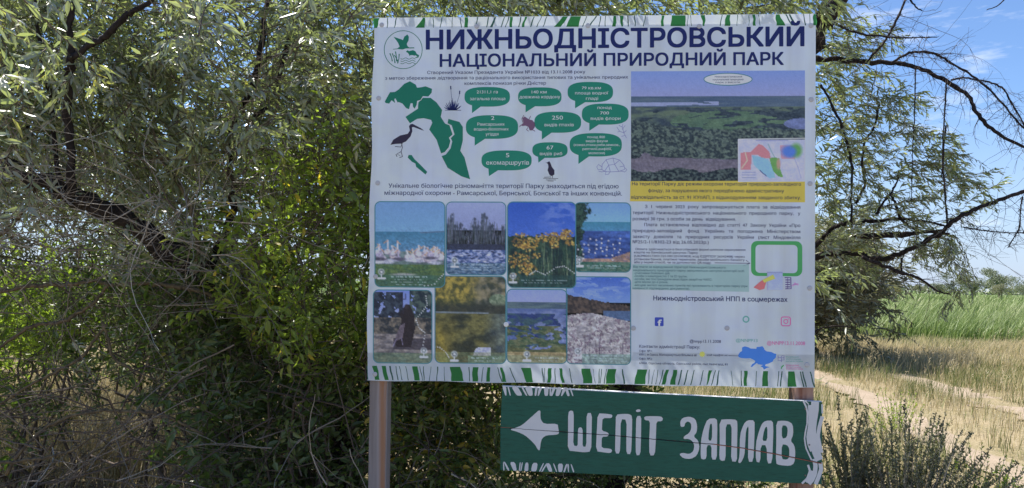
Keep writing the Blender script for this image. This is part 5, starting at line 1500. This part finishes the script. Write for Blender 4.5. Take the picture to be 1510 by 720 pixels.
shrub('leafy_shrub', 'green broad-leaved shrub with some yellow leaves against the left edge of the white board', [(400, 300), (470, 240), (548, 255), (560, 560), (520, 600), (380, 560), (330, 480)], 3.5, 4.2, 330, SP_BROAD, M_lit, (.7, 1.1), 51, 470, thr=.30, leaves=200)
shrub('leafy_shrub', 'low dark green shrub with pale and yellow leaves between left post and green board', [(560, 540), (900, 540), (880, 600), (760, 640), (740, 800), (560, 800)], 3.7, 4.5, 380, SP_BROAD, M_green, (.7, 1.1), 52, 660, thr=.26, leaves=150)
shrub('leafy_shrub', 'deep shaded green shrub in the hollow under the leaning trunk', [(240, 400), (420, 430), (420, 560), (300, 600), (180, 540)], 3.9, 4.9, 230, SP_BROAD, M_green, (.7, 1.2), 53, 330, thr=.34, thi=.95)
shrub('leafy_shrub', 'dark low bush at the foot of the thicket, just left of the left post', [(330, 580), (548, 560), (548, 820), (280, 820), (290, 640)], 3.7, 5.0, 300, SP_BROAD, M_green, (.8, 1.3), 54, 440, thr=.26, thi=.8, tlo=0)
# deeper layers that close the thicket
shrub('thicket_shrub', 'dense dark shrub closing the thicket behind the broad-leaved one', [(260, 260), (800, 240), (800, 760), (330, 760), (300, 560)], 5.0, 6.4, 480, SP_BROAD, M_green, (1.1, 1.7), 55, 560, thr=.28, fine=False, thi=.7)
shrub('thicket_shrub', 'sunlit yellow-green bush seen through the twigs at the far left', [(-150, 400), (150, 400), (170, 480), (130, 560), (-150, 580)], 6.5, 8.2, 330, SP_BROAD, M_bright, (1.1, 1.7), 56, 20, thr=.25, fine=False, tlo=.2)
shrub('thicket_shrub', 'grey-green leggy bush showing in the gap beneath the leaning trunk', [(-200, 260), (260, 300), (300, 420), (230, 520), (-200, 430)], 6.2, 8.0, 420, SP_SILVER_FAR, M_grey, (1.1, 1.6), 57, 110, thr=.30, fine=False, thi=.8)
shrub('thicket_shrub', 'pale olive bush beyond the thicket, lit between the branches', [(120, 400), (420, 380), (440, 540), (300, 560), (140, 530)], 7.0, 9.0, 240, SP_SILVER_FAR, M_grey, (1.2, 1.8), 58, 280, thr=.34, fine=False)

shrub('thicket_shrub', 'sparse shaded bush low at the far left, in front of the dry grass', [(-150, 520), (120, 500), (330, 560), (300, 640), (120, 610), (60, 700), (-150, 760)], 4.6, 6.2, 90, SP_BROAD, M_green, (.8, 1.3), 59, 60, thr=.36, thi=.8)
shrub('thicket_shrub', 'loose low green bush under the horizontal grey bough', [(60, 440), (330, 430), (400, 600), (260, 560), (120, 520)], 4.4, 5.6, 170, SP_BROAD, M_green, (.7, 1.2), 60, 230, thr=.38, thi=.9)

shrub('thicket_shrub', 'dark leafy bush standing behind the boards, seen in the slot between them', [(760, 400), (925, 400), (935, 620), (900, 720), (750, 720)], 4.9, 6.0, 260, SP_BROAD, M_green, (1.0, 1.5), 61, 850, thr=.25, fine=False, thi=.8)
shrub('low_undergrowth_plant', 'shaded low weeds on the ground below the green board', [(740, 692), (1180, 700), (1180, 800), (740, 800)], 4.4, 6.2, 420, SP_BROAD, M_green, (.5, .9), 62, 950, thr=.2, thi=.7, cat='plant')

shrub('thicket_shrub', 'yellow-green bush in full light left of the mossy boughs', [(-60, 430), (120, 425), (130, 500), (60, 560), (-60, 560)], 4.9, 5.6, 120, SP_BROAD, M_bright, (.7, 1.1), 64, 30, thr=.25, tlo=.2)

shrub('leafy_shrub', 'yellow-green broad leaves hanging in the light between the leaning trunk and the board', [(400, 290), (548, 270), (548, 470), (470, 540), (380, 470)], 3.42, 3.8, 110, SP_BROAD, M_lit, (.6, .9), 65, 500, thr=.38, leaves=120, stem_w=.005, stems=4)


# ---------------------------------------------------------------- the oleaster whose boughs reach out to the right of the board
g = np.random.default_rng(200)
b = at(900, 960, 5.0); b[2] = 0
tr2 = empty('oleaster_tree', tuple(b), 'silver-leaved tree behind the board sending long bare drooping boughs to the right', 'tree')
limb(tr2, 'trunk', [(895, 900), (905, 700), (920, 540), (980, 400), (1070, 260), (1150, 130), (1205, 45), (1240, -10), (1290, -90)], [5.0, 4.9, 4.7], [52, 46, 38, 34, 30, 26], M_bark, 9)
RB = {}
def rb(key, pix, depth, w, sides=6):
    P, r = limb(tr2, 'branch', pix, depth, w, M_bark, sides); RB[key] = P
    return P
rb('a', [(1120, 95), (1160, 86), (1203, 88), (1250, 90), (1290, 92), (1325, 93), (1355, 101), (1392, 117), (1425, 140), (1440, 165), (1460, 188), (1485, 205), (1525, 222)], [4.7, 4.4, 4.2], [10, 8, 7, 6, 5.5, 5, 4])
rb('b', [(1315, 93), (1330, 83), (1348, 77), (1378, 79), (1400, 92), (1430, 110), (1455, 128), (1480, 155), (1505, 185), (1530, 205)], [4.3, 4.1], [3.5, 3.5, 3, 2.5])
rb('c', [(1402, 118), (1420, 115), (1435, 117), (1462, 122), (1480, 132), (1493, 155), (1508, 180), (1530, 225)], [4.25, 4.1], [2.5, 2.6, 2.2])
rb('d', [(1530, 272), (1510, 282), (1475, 294), (1440, 308), (1408, 325), (1385, 345), (1345, 367), (1310, 380), (1285, 382), (1262, 374), (1200, 380), (1100, 420), (940, 520)], [4.3, 4.3, 4.6, 4.9], [5, 6.5, 6.5, 7, 8, 10, 14])
rb('e', [(1272, 379), (1300, 391), (1330, 402), (1355, 410), (1380, 428), (1400, 434)], 4.3, [6, 5.5, 3, 2])
rb('f', [(940, 500), (1100, 430), (1200, 363), (1222, 342), (1245, 330), (1280, 327), (1330, 324), (1380, 330), (1400, 336)], [4.9, 4.5], [12, 8, 6, 6, 4, 2.5])
rb('g', [(1335, 0), (1322, 30), (1308, 55), (1294, 74), (1280, 90)], 4.4, [3.5, 3.5, 3])
rb('h', [(1210, -20), (1218, 8), (1228, 30), (1245, 42), (1270, 50), (1300, 54), (1340, 56), (1382, 55)], 4.3, [4, 3.5, 3, 1.5])
rb('i', [(1335, -10), (1350, 10), (1360, 16)], 4.2, [3, 1.5]); rb('j', [(1485, -5), (1472, 8), (1455, 15)], 4.2, [2, 1.2])
rb('k', [(1210, 125), (1225, 150), (1240, 185), (1250, 215), (1256, 245), (1255, 300), (1256, 335)], 4.5, [3.5, 4, 3])
rb('l', [(1296, 150), (1290, 185), (1275, 210), (1272, 245), (1276, 270), (1262, 300)], 4.6, [3, 3.5, 4])
rb('m', [(1313, 285), (1322, 305), (1330, 325), (1355, 340), (1400, 345)], 4.5, [4, 4, 2.5])
rb('n', [(1258, 345), (1290, 348), (1330, 346), (1360, 342), (1395, 340)], 4.5, [8, 10, 7, 3])
rb('o', [(1420, 335), (1450, 340), (1480, 343), (1530, 345)], 4.3, [2, 1.5])
rb('p', [(1508, 290), (1505, 310), (1503, 335), (1495, 350), (1487, 365)], 4.2, [2.2, 1.5])
rb('q', [(1395, 118), (1394, 150), (1391, 195), (1390, 235), (1388, 262)], 4.2, [2.5, 2, 1.4])
rb('r', [(1350, 100), (1349, 160), (1347, 200), (1345, 250), (1344, 300)], 4.35, [2, 1.5, 1.2])
rb('s', [(1395, 185), (1390, 240), (1394, 290), (1397, 335)], 4.4, [2.5, 3, 3])
rb('t', [(1330, 380), (1329, 392), (1330, 402)], 4.35, [3, 2.5])
rb('u', [(1200, 490), (1215, 483), (1235, 481), (1256, 483)], 5.5, [3, 2])
rb('v', [(1292, 318), (1300, 302), (1316, 282), (1325, 262)], 4.4, [5, 3.5, 2.5])

tw2 = MB()
def twiglets(mb, P, n, ln, seed, down=.5, r=.0016):
    gg = np.random.default_rng(seed)
    for _ in range(n):
        k = gg.integers(1, len(P)); p = P[k] + (P[k - 1] - P[k]) * gg.random(); L = gg.uniform(*ln)
        d = unit(gg.normal(0, .7, 3) + [.25, 0, -down]); pts = [p]
        for q in range(6): d = unit(d + gg.normal(0, .2, 3) + [0.0, 0, -.05]); pts.append(pts[-1] + d * L / 6)
        mb.tube(np.array(pts), np.linspace(r * gg.uniform(.7, 1.3), r * .4, 7), 3, tint=gg.uniform(.0, .6), cap=False)
        if L > .12:
            for _q in range(gg.integers(1, 4)):
                a = pts[gg.integers(1, 6)]; d2 = unit(gg.normal(0, .7, 3) + [.1, 0, -.3]); mb.tube(np.array([a, a + d2 * L * .2, a + d2 * L * .38 + gg.normal(0, .01, 3)]), [r * .6, r * .45, r * .3], 3, tint=.3, cap=False)
for key, n, ln in (('a', 60, (.03, .25)), ('b', 45, (.03, .3)), ('c', 30, (.03, .3)), ('d', 60, (.05, .38)), ('e', 24, (.04, .3)), ('f', 18, (.04, .2)), ('g', 12, (.05, .25)), ('h', 26, (.04, .2)), ('k', 14, (.05, .3)), ('l', 12, (.05, .3)), ('m', 14, (.05, .25)), ('o', 18, (.05, .3)), ('p', 16, (.04, .2)), ('q', 14, (.02, .12)), ('r', 10, (.03, .15)), ('s', 10, (.03, .15)), ('n', 14, (.05, .2)), ('v', 6, (.04, .15))):
    twiglets(tw2, RB[key], n, ln, 300 + ord(key))
    twiglets(tw2, RB[key], n * 2, (.010, .032), 500 + ord(key), 0.0, .0022)        # short thorny spurs
tangle(tw2, 60, [(1215, -30), (1400, -30), (1420, 110), (1215, 130)], 4.0, 4.9, (.2, .6), (.001, .002), 61, spread=.9, tint=(0, .5))
tangle(tw2, 55, [(1210, 130), (1420, 130), (1440, 300), (1340, 420), (1210, 400)], 4.2, 5.0, (.2, .6), (.001, .0025), 62, spread=.9, tint=(0, .5))
tangle(tw2, 30, [(1380, 300), (1500, 300), (1480, 400), (1380, 430)], 4.1, 4.5, (.15, .45), (.0008, .0016), 63, spread=.9, tint=(0, .5))

cr2 = MB(); near2 = []
def clusters(seed, spots, n_each, r, d, sc=(.38, .70), main=(.8, 0, -.05), spread=.5, wind=(.65, 0, -.05), fine=True, thi=1.0):
    gg = np.random.default_rng(seed)
    for x, y, k in spots:
        m = int(n_each * .78 * k + .5); rr = r * .68 * k ** .5
        px = x + gg.normal(0, rr, m); py = y + gg.normal(0, rr * .75, m); P = at(px, py, gg.uniform(d[0], d[1], m)); near2.append(P)
        place_sprays(cr2, tw2, SP_SILVER, P, rand_rot(gg, m, main, spread), gg.uniform(sc[0], sc[1], m), gg, wind, fine, np.clip(gg.normal(.5, .25, m), 0, 1), 0, thi)
clusters(70, [(1218, 60, 1.2), (1225, 110, 1.2), (1215, 160, 1.2), (1222, 215, 1.2), (1235, 250, 1.1), (1220, 300, 1.3), (1245, 320, 1.1), (1222, 360, 1.3)], 7, 14, (4.8, 5.4))
clusters(71, [(1222, 30, .6), (1245, 45, .8), (1285, 45, .5), (1215, 70, 1), (1210, 110, 1.1), (1240, 70, .8), (1250, 115, .7), (1225, 150, .9), (1260, 140, .8), (1280, 110, .3)], 7, 12, (4.3, 5.0))
clusters(72, [(1275, 148, .8), (1300, 135, .6), (1325, 140, .6), (1340, 150, .35), (1300, 165, .6), (1255, 175, .8), (1225, 190, 1), (1310, 178, .5), (1330, 170, .3)], 7, 10, (4.3, 4.9))
clusters(73, [(1230, 230, 1.1), (1260, 205, .9), (1290, 205, .5), (1330, 200, .5), (1360, 205, .6), (1385, 195, .2), (1340, 225, .8), (1310, 235, .8), (1370, 225, .7), (1400, 225, .35), (1350, 245, .8), (1280, 245, .9), (1385, 250, .8), (1410, 250, .3)], 7, 11, (4.3, 4.9))
clusters(74, [(1220, 270, 1), (1250, 265, 1), (1290, 270, .9), (1330, 262, 1), (1370, 262, 1), (1405, 268, .6), (1420, 262, .25), (1215, 310, .9), (1255, 300, .8), (1290, 305, .9), (1330, 300, .8), (1365, 300, .7), (1400, 300, .5), (1418, 300, .3), (1345, 325, .5)], 7, 11, (4.3, 5.0))
clusters(75, [(1215, 350, 1.1), (1240, 345, 1), (1225, 380, 1), (1250, 365, .7), (1300, 340, .8), (1330, 350, .8), (1290, 355, .5), (1345, 385, .8), (1350, 365, .7), (1360, 350, .5), (1375, 340, .4)], 7, 11, (4.3, 5.0))
clusters(76, [(1400, 360, .5), (1403, 385, .5), (1412, 405, .4), (1415, 425, .35), (1398, 345, .4), (1408, 345, .3)], 6, 8, (4.2, 4.5), sc=(.35, .6), main=(.2, 0, -1), wind=(.25, 0, -.5))
fill(200, [(780, 60), (1200, -60), (1215, 130), (1205, 330), (1180, 520), (800, 520)], 4.8, 6.2, SP_SILVER_FAR, cr2, None, (1.0, 1.5), (.4, 0, .1), .8, .34, False, seed=78, thi=.9)
fill(60, [(700, -700), (1900, -600), (1500, -60), (700, -60)], 4.4, 7.0, SP_SILVER_FAR, cr2, None, (1.3, 1.9), (.4, 0, .1), .8, .45, False, seed=79, thi=.9)
o = cr2.build('crown', M_silver, tr2); tag(o, kind='stuff')
o = tw2.build('twigs', M_twig, tr2); tag(o, kind='stuff')
part_leaves(tr2, np.vstack(near2), M_silver, g, 300, L=(.045, .07), wind=(1.4, 0, 0))

# dark dense bush in front of the field, beyond the board's right edge
shrub('round_bush', 'dark grey-green bush at the edge of the dry grass, half hidden by the white board', [(1120, 385), (1215, 372), (1262, 380), (1285, 415), (1290, 450), (1282, 490), (1120, 505)], 15.5, 18.5, 520, SP_SILVER_FAR, M_worm, (2.2, 3.2), 81, 1200, thr=.2, fine=False, stems=9, cat='bush', thi=.8, stem_w=.03)

# ---------------------------------------------------------------- wormwood in the right foreground
def wormwood(name, label, cx, cy, depth, n, hgt, fan, seed, lean=.0, cat='plant', mat=None, leafs=70, group=None):
    gg = np.random.default_rng(seed); b = at(cx, cy, depth); b[2] = gh(b[0], b[1])
    e = empty(name, tuple(b), label, cat, group); lv = MB()
    for k in range(n):
        a = gg.normal(0, fan); a2 = gg.normal(0, fan * .6); L = hgt * gg.uniform(.6, 1.08) * (1 - .12 * abs(a) / fan)
        d = unit(np.array([a + lean, a2, 1.])); pts = [b + np.array([a, a2, 0]) * .18]
        for q in range(9): d = unit(d + gg.normal(0, .05, 3) + [0.012, 0, .03]); pts.append(pts[-1] + d * L / 9)
        pts = np.array(pts); mb = MB(); mb.tube(pts, np.linspace(.004, .0014, 10), 4, tint=gg.uniform(.6, .95), cap=False); mb.build('stem', M_twig, e)
        m = leafs; t = gg.uniform(2.0, 9, m); i = np.minimum(t.astype(int), 8); p = pts[i] + (pts[i + 1] - pts[i]) * (t - i)[:, None]
        D = unit(gg.normal(0, .8, (m, 3)) + [0, 0, .9]); add_leaves(lv, p, D, unit(gg.normal(0, 1, (m, 3))), gg.uniform(.02, .055, m) * (1.15 - t / 14), gg.uniform(.007, .014, m), np.clip(gg.random(m) * .7 + gg.random() * .3, 0, .95), .2, False)
    o = lv.build('foliage', mat or M_worm, e); tag(o, kind='stuff')
    return e
wormwood('wormwood_plant', 'large grey-green wormwood clump with many upright stems in the right foreground', 1335, 800, 4.85, 92, .84, .50, 91, .05, leafs=150)
wormwood('dry_weed', 'clump of dry straw-brown stems growing through the big wormwood clump', 1340, 800, 4.6, 60, .62, .5, 96, .05, mat=M_straw, leafs=28)
wormwood('wormwood_plant', 'smaller wormwood clump close beside the right post', 1262, 800, 4.9, 30, .88, .17, 92, -.12, leafs=150)
wormwood('wormwood_plant', 'thin green weed with sparse leaves at the right of the wormwood', 1452, 800, 4.7, 16, .78, .22, 93, .1, mat=M_bright, leafs=50)
wormwood('wormwood_plant', 'low weed at the right edge beside the sandy track', 1500, 790, 4.9, 12, .55, .3, 94, .0, mat=M_worm, leafs=50)
wormwood('wormwood_plant', 'sparse green weed in the dry grass above the wormwood', 1320, 640, 8.0, 26, .62, .4, 95, .0, mat=M_bright, leafs=40)

# ---------------------------------------------------------------- grasses
def blades(mb, x, y, h, w, lean, tint, g, seg=2, z0=None):
    n = len(x); z = gh(x, y) if z0 is None else z0
    a = g.uniform(0, 2 * pi, n); W = np.stack([np.cos(a), np.sin(a), np.zeros(n)], 1) * (w / 2)[:, None]
    B = np.stack([x, y, z], 1); ld = np.stack([lean[0] + g.normal(0, .35, n), lean[1] + g.normal(0, .35, n), np.zeros(n)], 1)
    M = B + np.stack([np.zeros(n), np.zeros(n), h * .55], 1) + ld * (h * .22)[:, None]
    T = B + np.stack([np.zeros(n), np.zeros(n), h * .95], 1) + ld * (h * .62)[:, None]
    V = np.stack([B - W, B + W, M - W * .8, M + W * .8, T], 1).reshape(-1, 3); o = (np.arange(n) * 5)[:, None]
    mb.add(V, tris=np.array([[2, 3, 4]]) + o, quads=np.array([[0, 1, 3, 2]]) + o, tint=np.repeat(tint, 5))


g = np.random.default_rng(400)
def scatter(n, x0, x1, y0, y1, keep=None, power=1.0):
    y = y0 + (y1 - y0) * g.random(n) ** power; x = x0 + (x1 - x0) * g.random(n)
    lim = .78 * y + .6; ok = (np.abs(x) < lim)
    if keep is not None: ok &= keep(x, y)
    return x[ok], y[ok]
ax, ay = np.array(RUT_A).T; bx, by = np.array(RUT_B).T
def offrut(x, y):
    n = vnoise(x + 50, y + 50, 1.2, seed=3, octaves=3) * .35
    return (np.abs(x - np.interp(y, ay, ax)) > .12 + n) & (np.abs(x - np.interp(y, by, bx)) > .10 + n)
def near_rut(x, y): return np.clip(np.minimum(np.abs(x - np.interp(y, ay, ax)), np.abs(x - np.interp(y, by, bx))) / .9, .22, 1)
def patch(x, y): return vnoise(x + 50, y + 50, 1.6, seed=9, octaves=3)
dry = MB()
x, y = scatter(170000, -14, 17.5, 4.3, 23, offrut, 1.0)
p_ = patch(x, y); ok = g.random(len(x)) < np.clip((p_ - .33) * 3.6, .12, 1); x, y, p_ = x[ok], y[ok], p_[ok]
side = np.where(x > 1.0, 1.0, .75)
h = g.uniform(.10, .27, len(x)) * (.25 + 1.5 * p_) * side * near_rut(x, y) * np.where(y > 15, 1.35, 1); tint = np.clip(g.normal(.50, .20, len(x)) + (p_ - .5) * .5, 0, .94); tint[g.random(len(x)) < .07] = 1.0
blades(dry, x, y, h, g.uniform(.003, .007, len(x)) * (.7 + y / 14), (.25, 0), tint, g)
x, y = scatter(26000, 1.5, 17.5, 14.5, 22.5, offrut); h = g.uniform(.18, .42, len(x)) * (.5 + patch(x, y)); blades(dry, x, y, h, g.uniform(.006, .012, len(x)), (.3, 0), np.clip(g.normal(.62, .18, len(x)), 0, .93), g)
x, y = scatter(30000, -7.5, -1.2, 5.6, 11); h = g.uniform(.3, .75, len(x)); blades(dry, x, y, h, g.uniform(.004, .009, len(x)), (.25, 0), np.clip(g.normal(.62, .2, len(x)), 0, .93), g)
gg_ = MB()
x, y = scatter(60000, 1.6, 15.0, 4.3, 20, offrut); p2 = vnoise(x + 20, y + 20, 1.3, seed=14, octaves=4); ok = p2 > .52; x, y = x[ok], y[ok]
blades(gg_, x, y, g.uniform(.12, .42, len(x)), g.uniform(.004, .008, len(x)), (.15, 0), np.clip(g.normal(.5, .3, len(x)), 0, 1), g)
o = dry.build('dry_grass', M_straw); tag(o, 'dry straw-coloured grass covering the ground around the board and track', 'grass', kind='stuff')
o = gg_.build('green_grass', M_green_grass); tag(o, 'patches of half-green grass among the dry grass right of the board', 'grass', kind='stuff')
# taller flowering stalks with feathery heads
x, y = scatter(1500, 1.8, 14, 5.0, 20, offrut); ok = patch(x, y) > .45; x, y = x[ok], y[ok]
hs = g.uniform(.35, .75, len(x)); stalks = MB(); blades(stalks, x, y, hs, np.full(len(x), .004), (.3, 0), g.uniform(.4, .8, len(x)), g)
T = np.stack([x + .62 * hs * .3, y, gh(x, y) + hs * .93], 1)
for q in range(5):
    add_leaves(stalks, T - np.array([0, 0, .02]) * q * 1.3, g.normal(0, .5, (len(x), 3)) + [.4, 0, 1], g.normal(0, 1, (len(x), 3)), g.uniform(.03, .07, len(x)), np.full(len(x), .008), g.uniform(.5, .95, len(x)), .2, False)
o = stalks.build('dry_stalks', M_straw); tag(o, 'scattered taller dry stalks with feathery seed heads among the grass', 'grass stalks', kind='stuff')
reed = MB()
def rd(n, y0, y1, x0, x1, h0, h1, w0, w1, pw=1.0):
    x, y = scatter(n, x0, x1, y0, y1, None, pw); ok = y > y0 - .1 + (3.4 * vnoise(x + 70, y * 0 + 33, 2.2, seed=8, octaves=3) if y0 < 25 else 0); x, y = x[ok], y[ok]; m = vnoise(x + 90, y + 90, 5, seed=7, octaves=3)
    blades(reed, x, y, g.uniform(h0, h1, len(x)) * (.75 + .5 * m), g.uniform(w0, w1, len(x)), (.55, 0), np.clip(m * .9 + g.normal(0, .2, len(x)), 0, 1), g)
rd(36000, 20.5, 30, -6, 25, .6, 1.05, .014, .03); rd(30000, 30, 60, -12, 48, .7, 1.1, .02, .05); rd(22000, 60, 170, -40, 130, .8, 1.15, .05, .14)
rd(7000, 21.5, 60, -46, -6, .7, 1.1, .03, .06)
o = reed.build('reed_bed', M_reed); tag(o, 'wide field of bright green reeds beyond the dry grass', 'reeds', kind='stuff')
lit = MB(); n = 5200; x = g.uniform(-4.5, 4.2, n); y = g.uniform(3.4, 7.5, n)
add_leaves(lit, np.stack([x, y, gh(x, y) + g.uniform(.005, .07, n)], 1), unit(g.normal(0, 1, (n, 3)) * [1, 1, .35]), unit(g.normal(0, .5, (n, 3)) + [0, 0, 1]), g.uniform(.03, .07, n), g.uniform(.012, .022, n), g.random(n), .25, False)
o = lit.build('leaf_litter', M_litter); tag(o, 'fallen dry leaves lying under the trees around the posts', 'leaf litter', kind='stuff')

# ---------------------------------------------------------------- trees on the horizon
def far_tree(label, px, top, wpx, depth, seed, mat, n=420, cat='tree', trunk=True, group='trees along the far edge of the reed field'):
    gg = np.random.default_rng(seed); b = at(px, 428, depth); b[2] = .0
    t = at(px, top, depth)[2]; W = wpx / F_PX * depth
    e = empty('field_tree', tuple(b), label, cat, group); mb = MB()
    mb.tube(wander(b, b + np.array([W * .03, 0, t * .75]), 7, .05, gg), np.linspace(t * .028, t * .01, 7), 6, tint=.4)
    for k in range(4): a = b + np.array([0, 0, t * gg.uniform(.3, .55)]); mb.tube(wander(a, b + np.array([gg.normal(0, W * .25), gg.normal(0, W * .25), t * gg.uniform(.6, .85)]), 6, .06, gg), np.linspace(t * .014, t * .005, 6), 4, tint=.4)
    mb.build('trunk', M_twig, e, smooth=True)
    lb = MB(); nl = 9; C_ = np.stack([gg.normal(0, .30, nl) * W, gg.normal(0, .3, nl) * W, t * gg.uniform(.42, .86, nl)], 1); C_[:, 0] *= 1 - (C_[:, 2] / t - .4) * .7; R_ = t * gg.uniform(.12, .24, nl)
    for c, r in zip(C_, R_):
        m = n; P = unit(gg.normal(0, 1, (m, 3))) * (gg.random(m) ** .45)[:, None] * r * [1.25, 1.25, .85] + c + b; P[:, 2] = np.clip(P[:, 2], .2, None)
        s = t * .038; add_leaves(lb, P, gg.normal(0, 1, (m, 3)) + [.5, 0, .3], gg.normal(0, 1, (m, 3)) + [0, 0, .6], gg.uniform(.7, 1.5, m) * s, gg.uniform(.4, .7, m) * s, np.clip(gg.random(m) * .6 + gg.random() * .35, 0, .95), .1, False)
    o = lb.build('crown', mat, e); tag(o, kind='stuff')
FT = [('low grey bush leftmost on the skyline right of the dark bush', 1290, 414, 26, 120, M_grey), ('low wide bush on the skyline left of the hanging leaf clump', 1322, 412, 30, 135, M_grey), ('small dark blue-green bush far off between two paler ones', 1357, 416, 20, 210, M_worm),
      ('pale rounded tree on the skyline right behind the hanging leaf clump', 1405, 402, 34, 130, M_grey), ('low grey tree in the middle of the far row', 1437, 404, 26, 140, M_grey), ('tallest olive tree of the far row, with an open crown', 1473, 392, 30, 125, M_grey),
      ('broad low tree cut by the right frame edge on the skyline', 1512, 408, 40, 130, M_grey), ('dark small bush at the foot of the tallest far tree', 1477, 416, 16, 110, M_worm), ('small pale bush on the skyline between the leaf clump and the middle tree', 1385, 416, 18, 150, M_grey),
      ('thin grey tree on the skyline just right of the dark bush edge', 1268, 412, 22, 140, M_grey)]
for k, (lb_, px, top, w, d, m_) in enumerate(FT): far_tree(lb_, px, top, w, d, 700 + k, m_)
# the far-off shore wood behind them, one low mass
wood = MB(); n = 15000; x = g.uniform(-420, 620, n); hh = 2.2 + 2.5 * vnoise(x + 900, x * 0 + 50, 26, seed=4, octaves=4)
P = np.stack([x, 330 + g.uniform(-12, 12, n), g.random(n) * hh], 1)
add_leaves(wood, P, g.normal(0, 1, (n, 3)), g.normal(0, 1, (n, 3)) + [0, 0, .6], g.uniform(1.0, 2.6, n), g.uniform(.6, 1.3, n), g.random(n) * .8, .1, False)
o = wood.build('distant_wood', M_grey); tag(o, 'thin pale line of distant woodland along the horizon', 'woodland', kind='stuff')
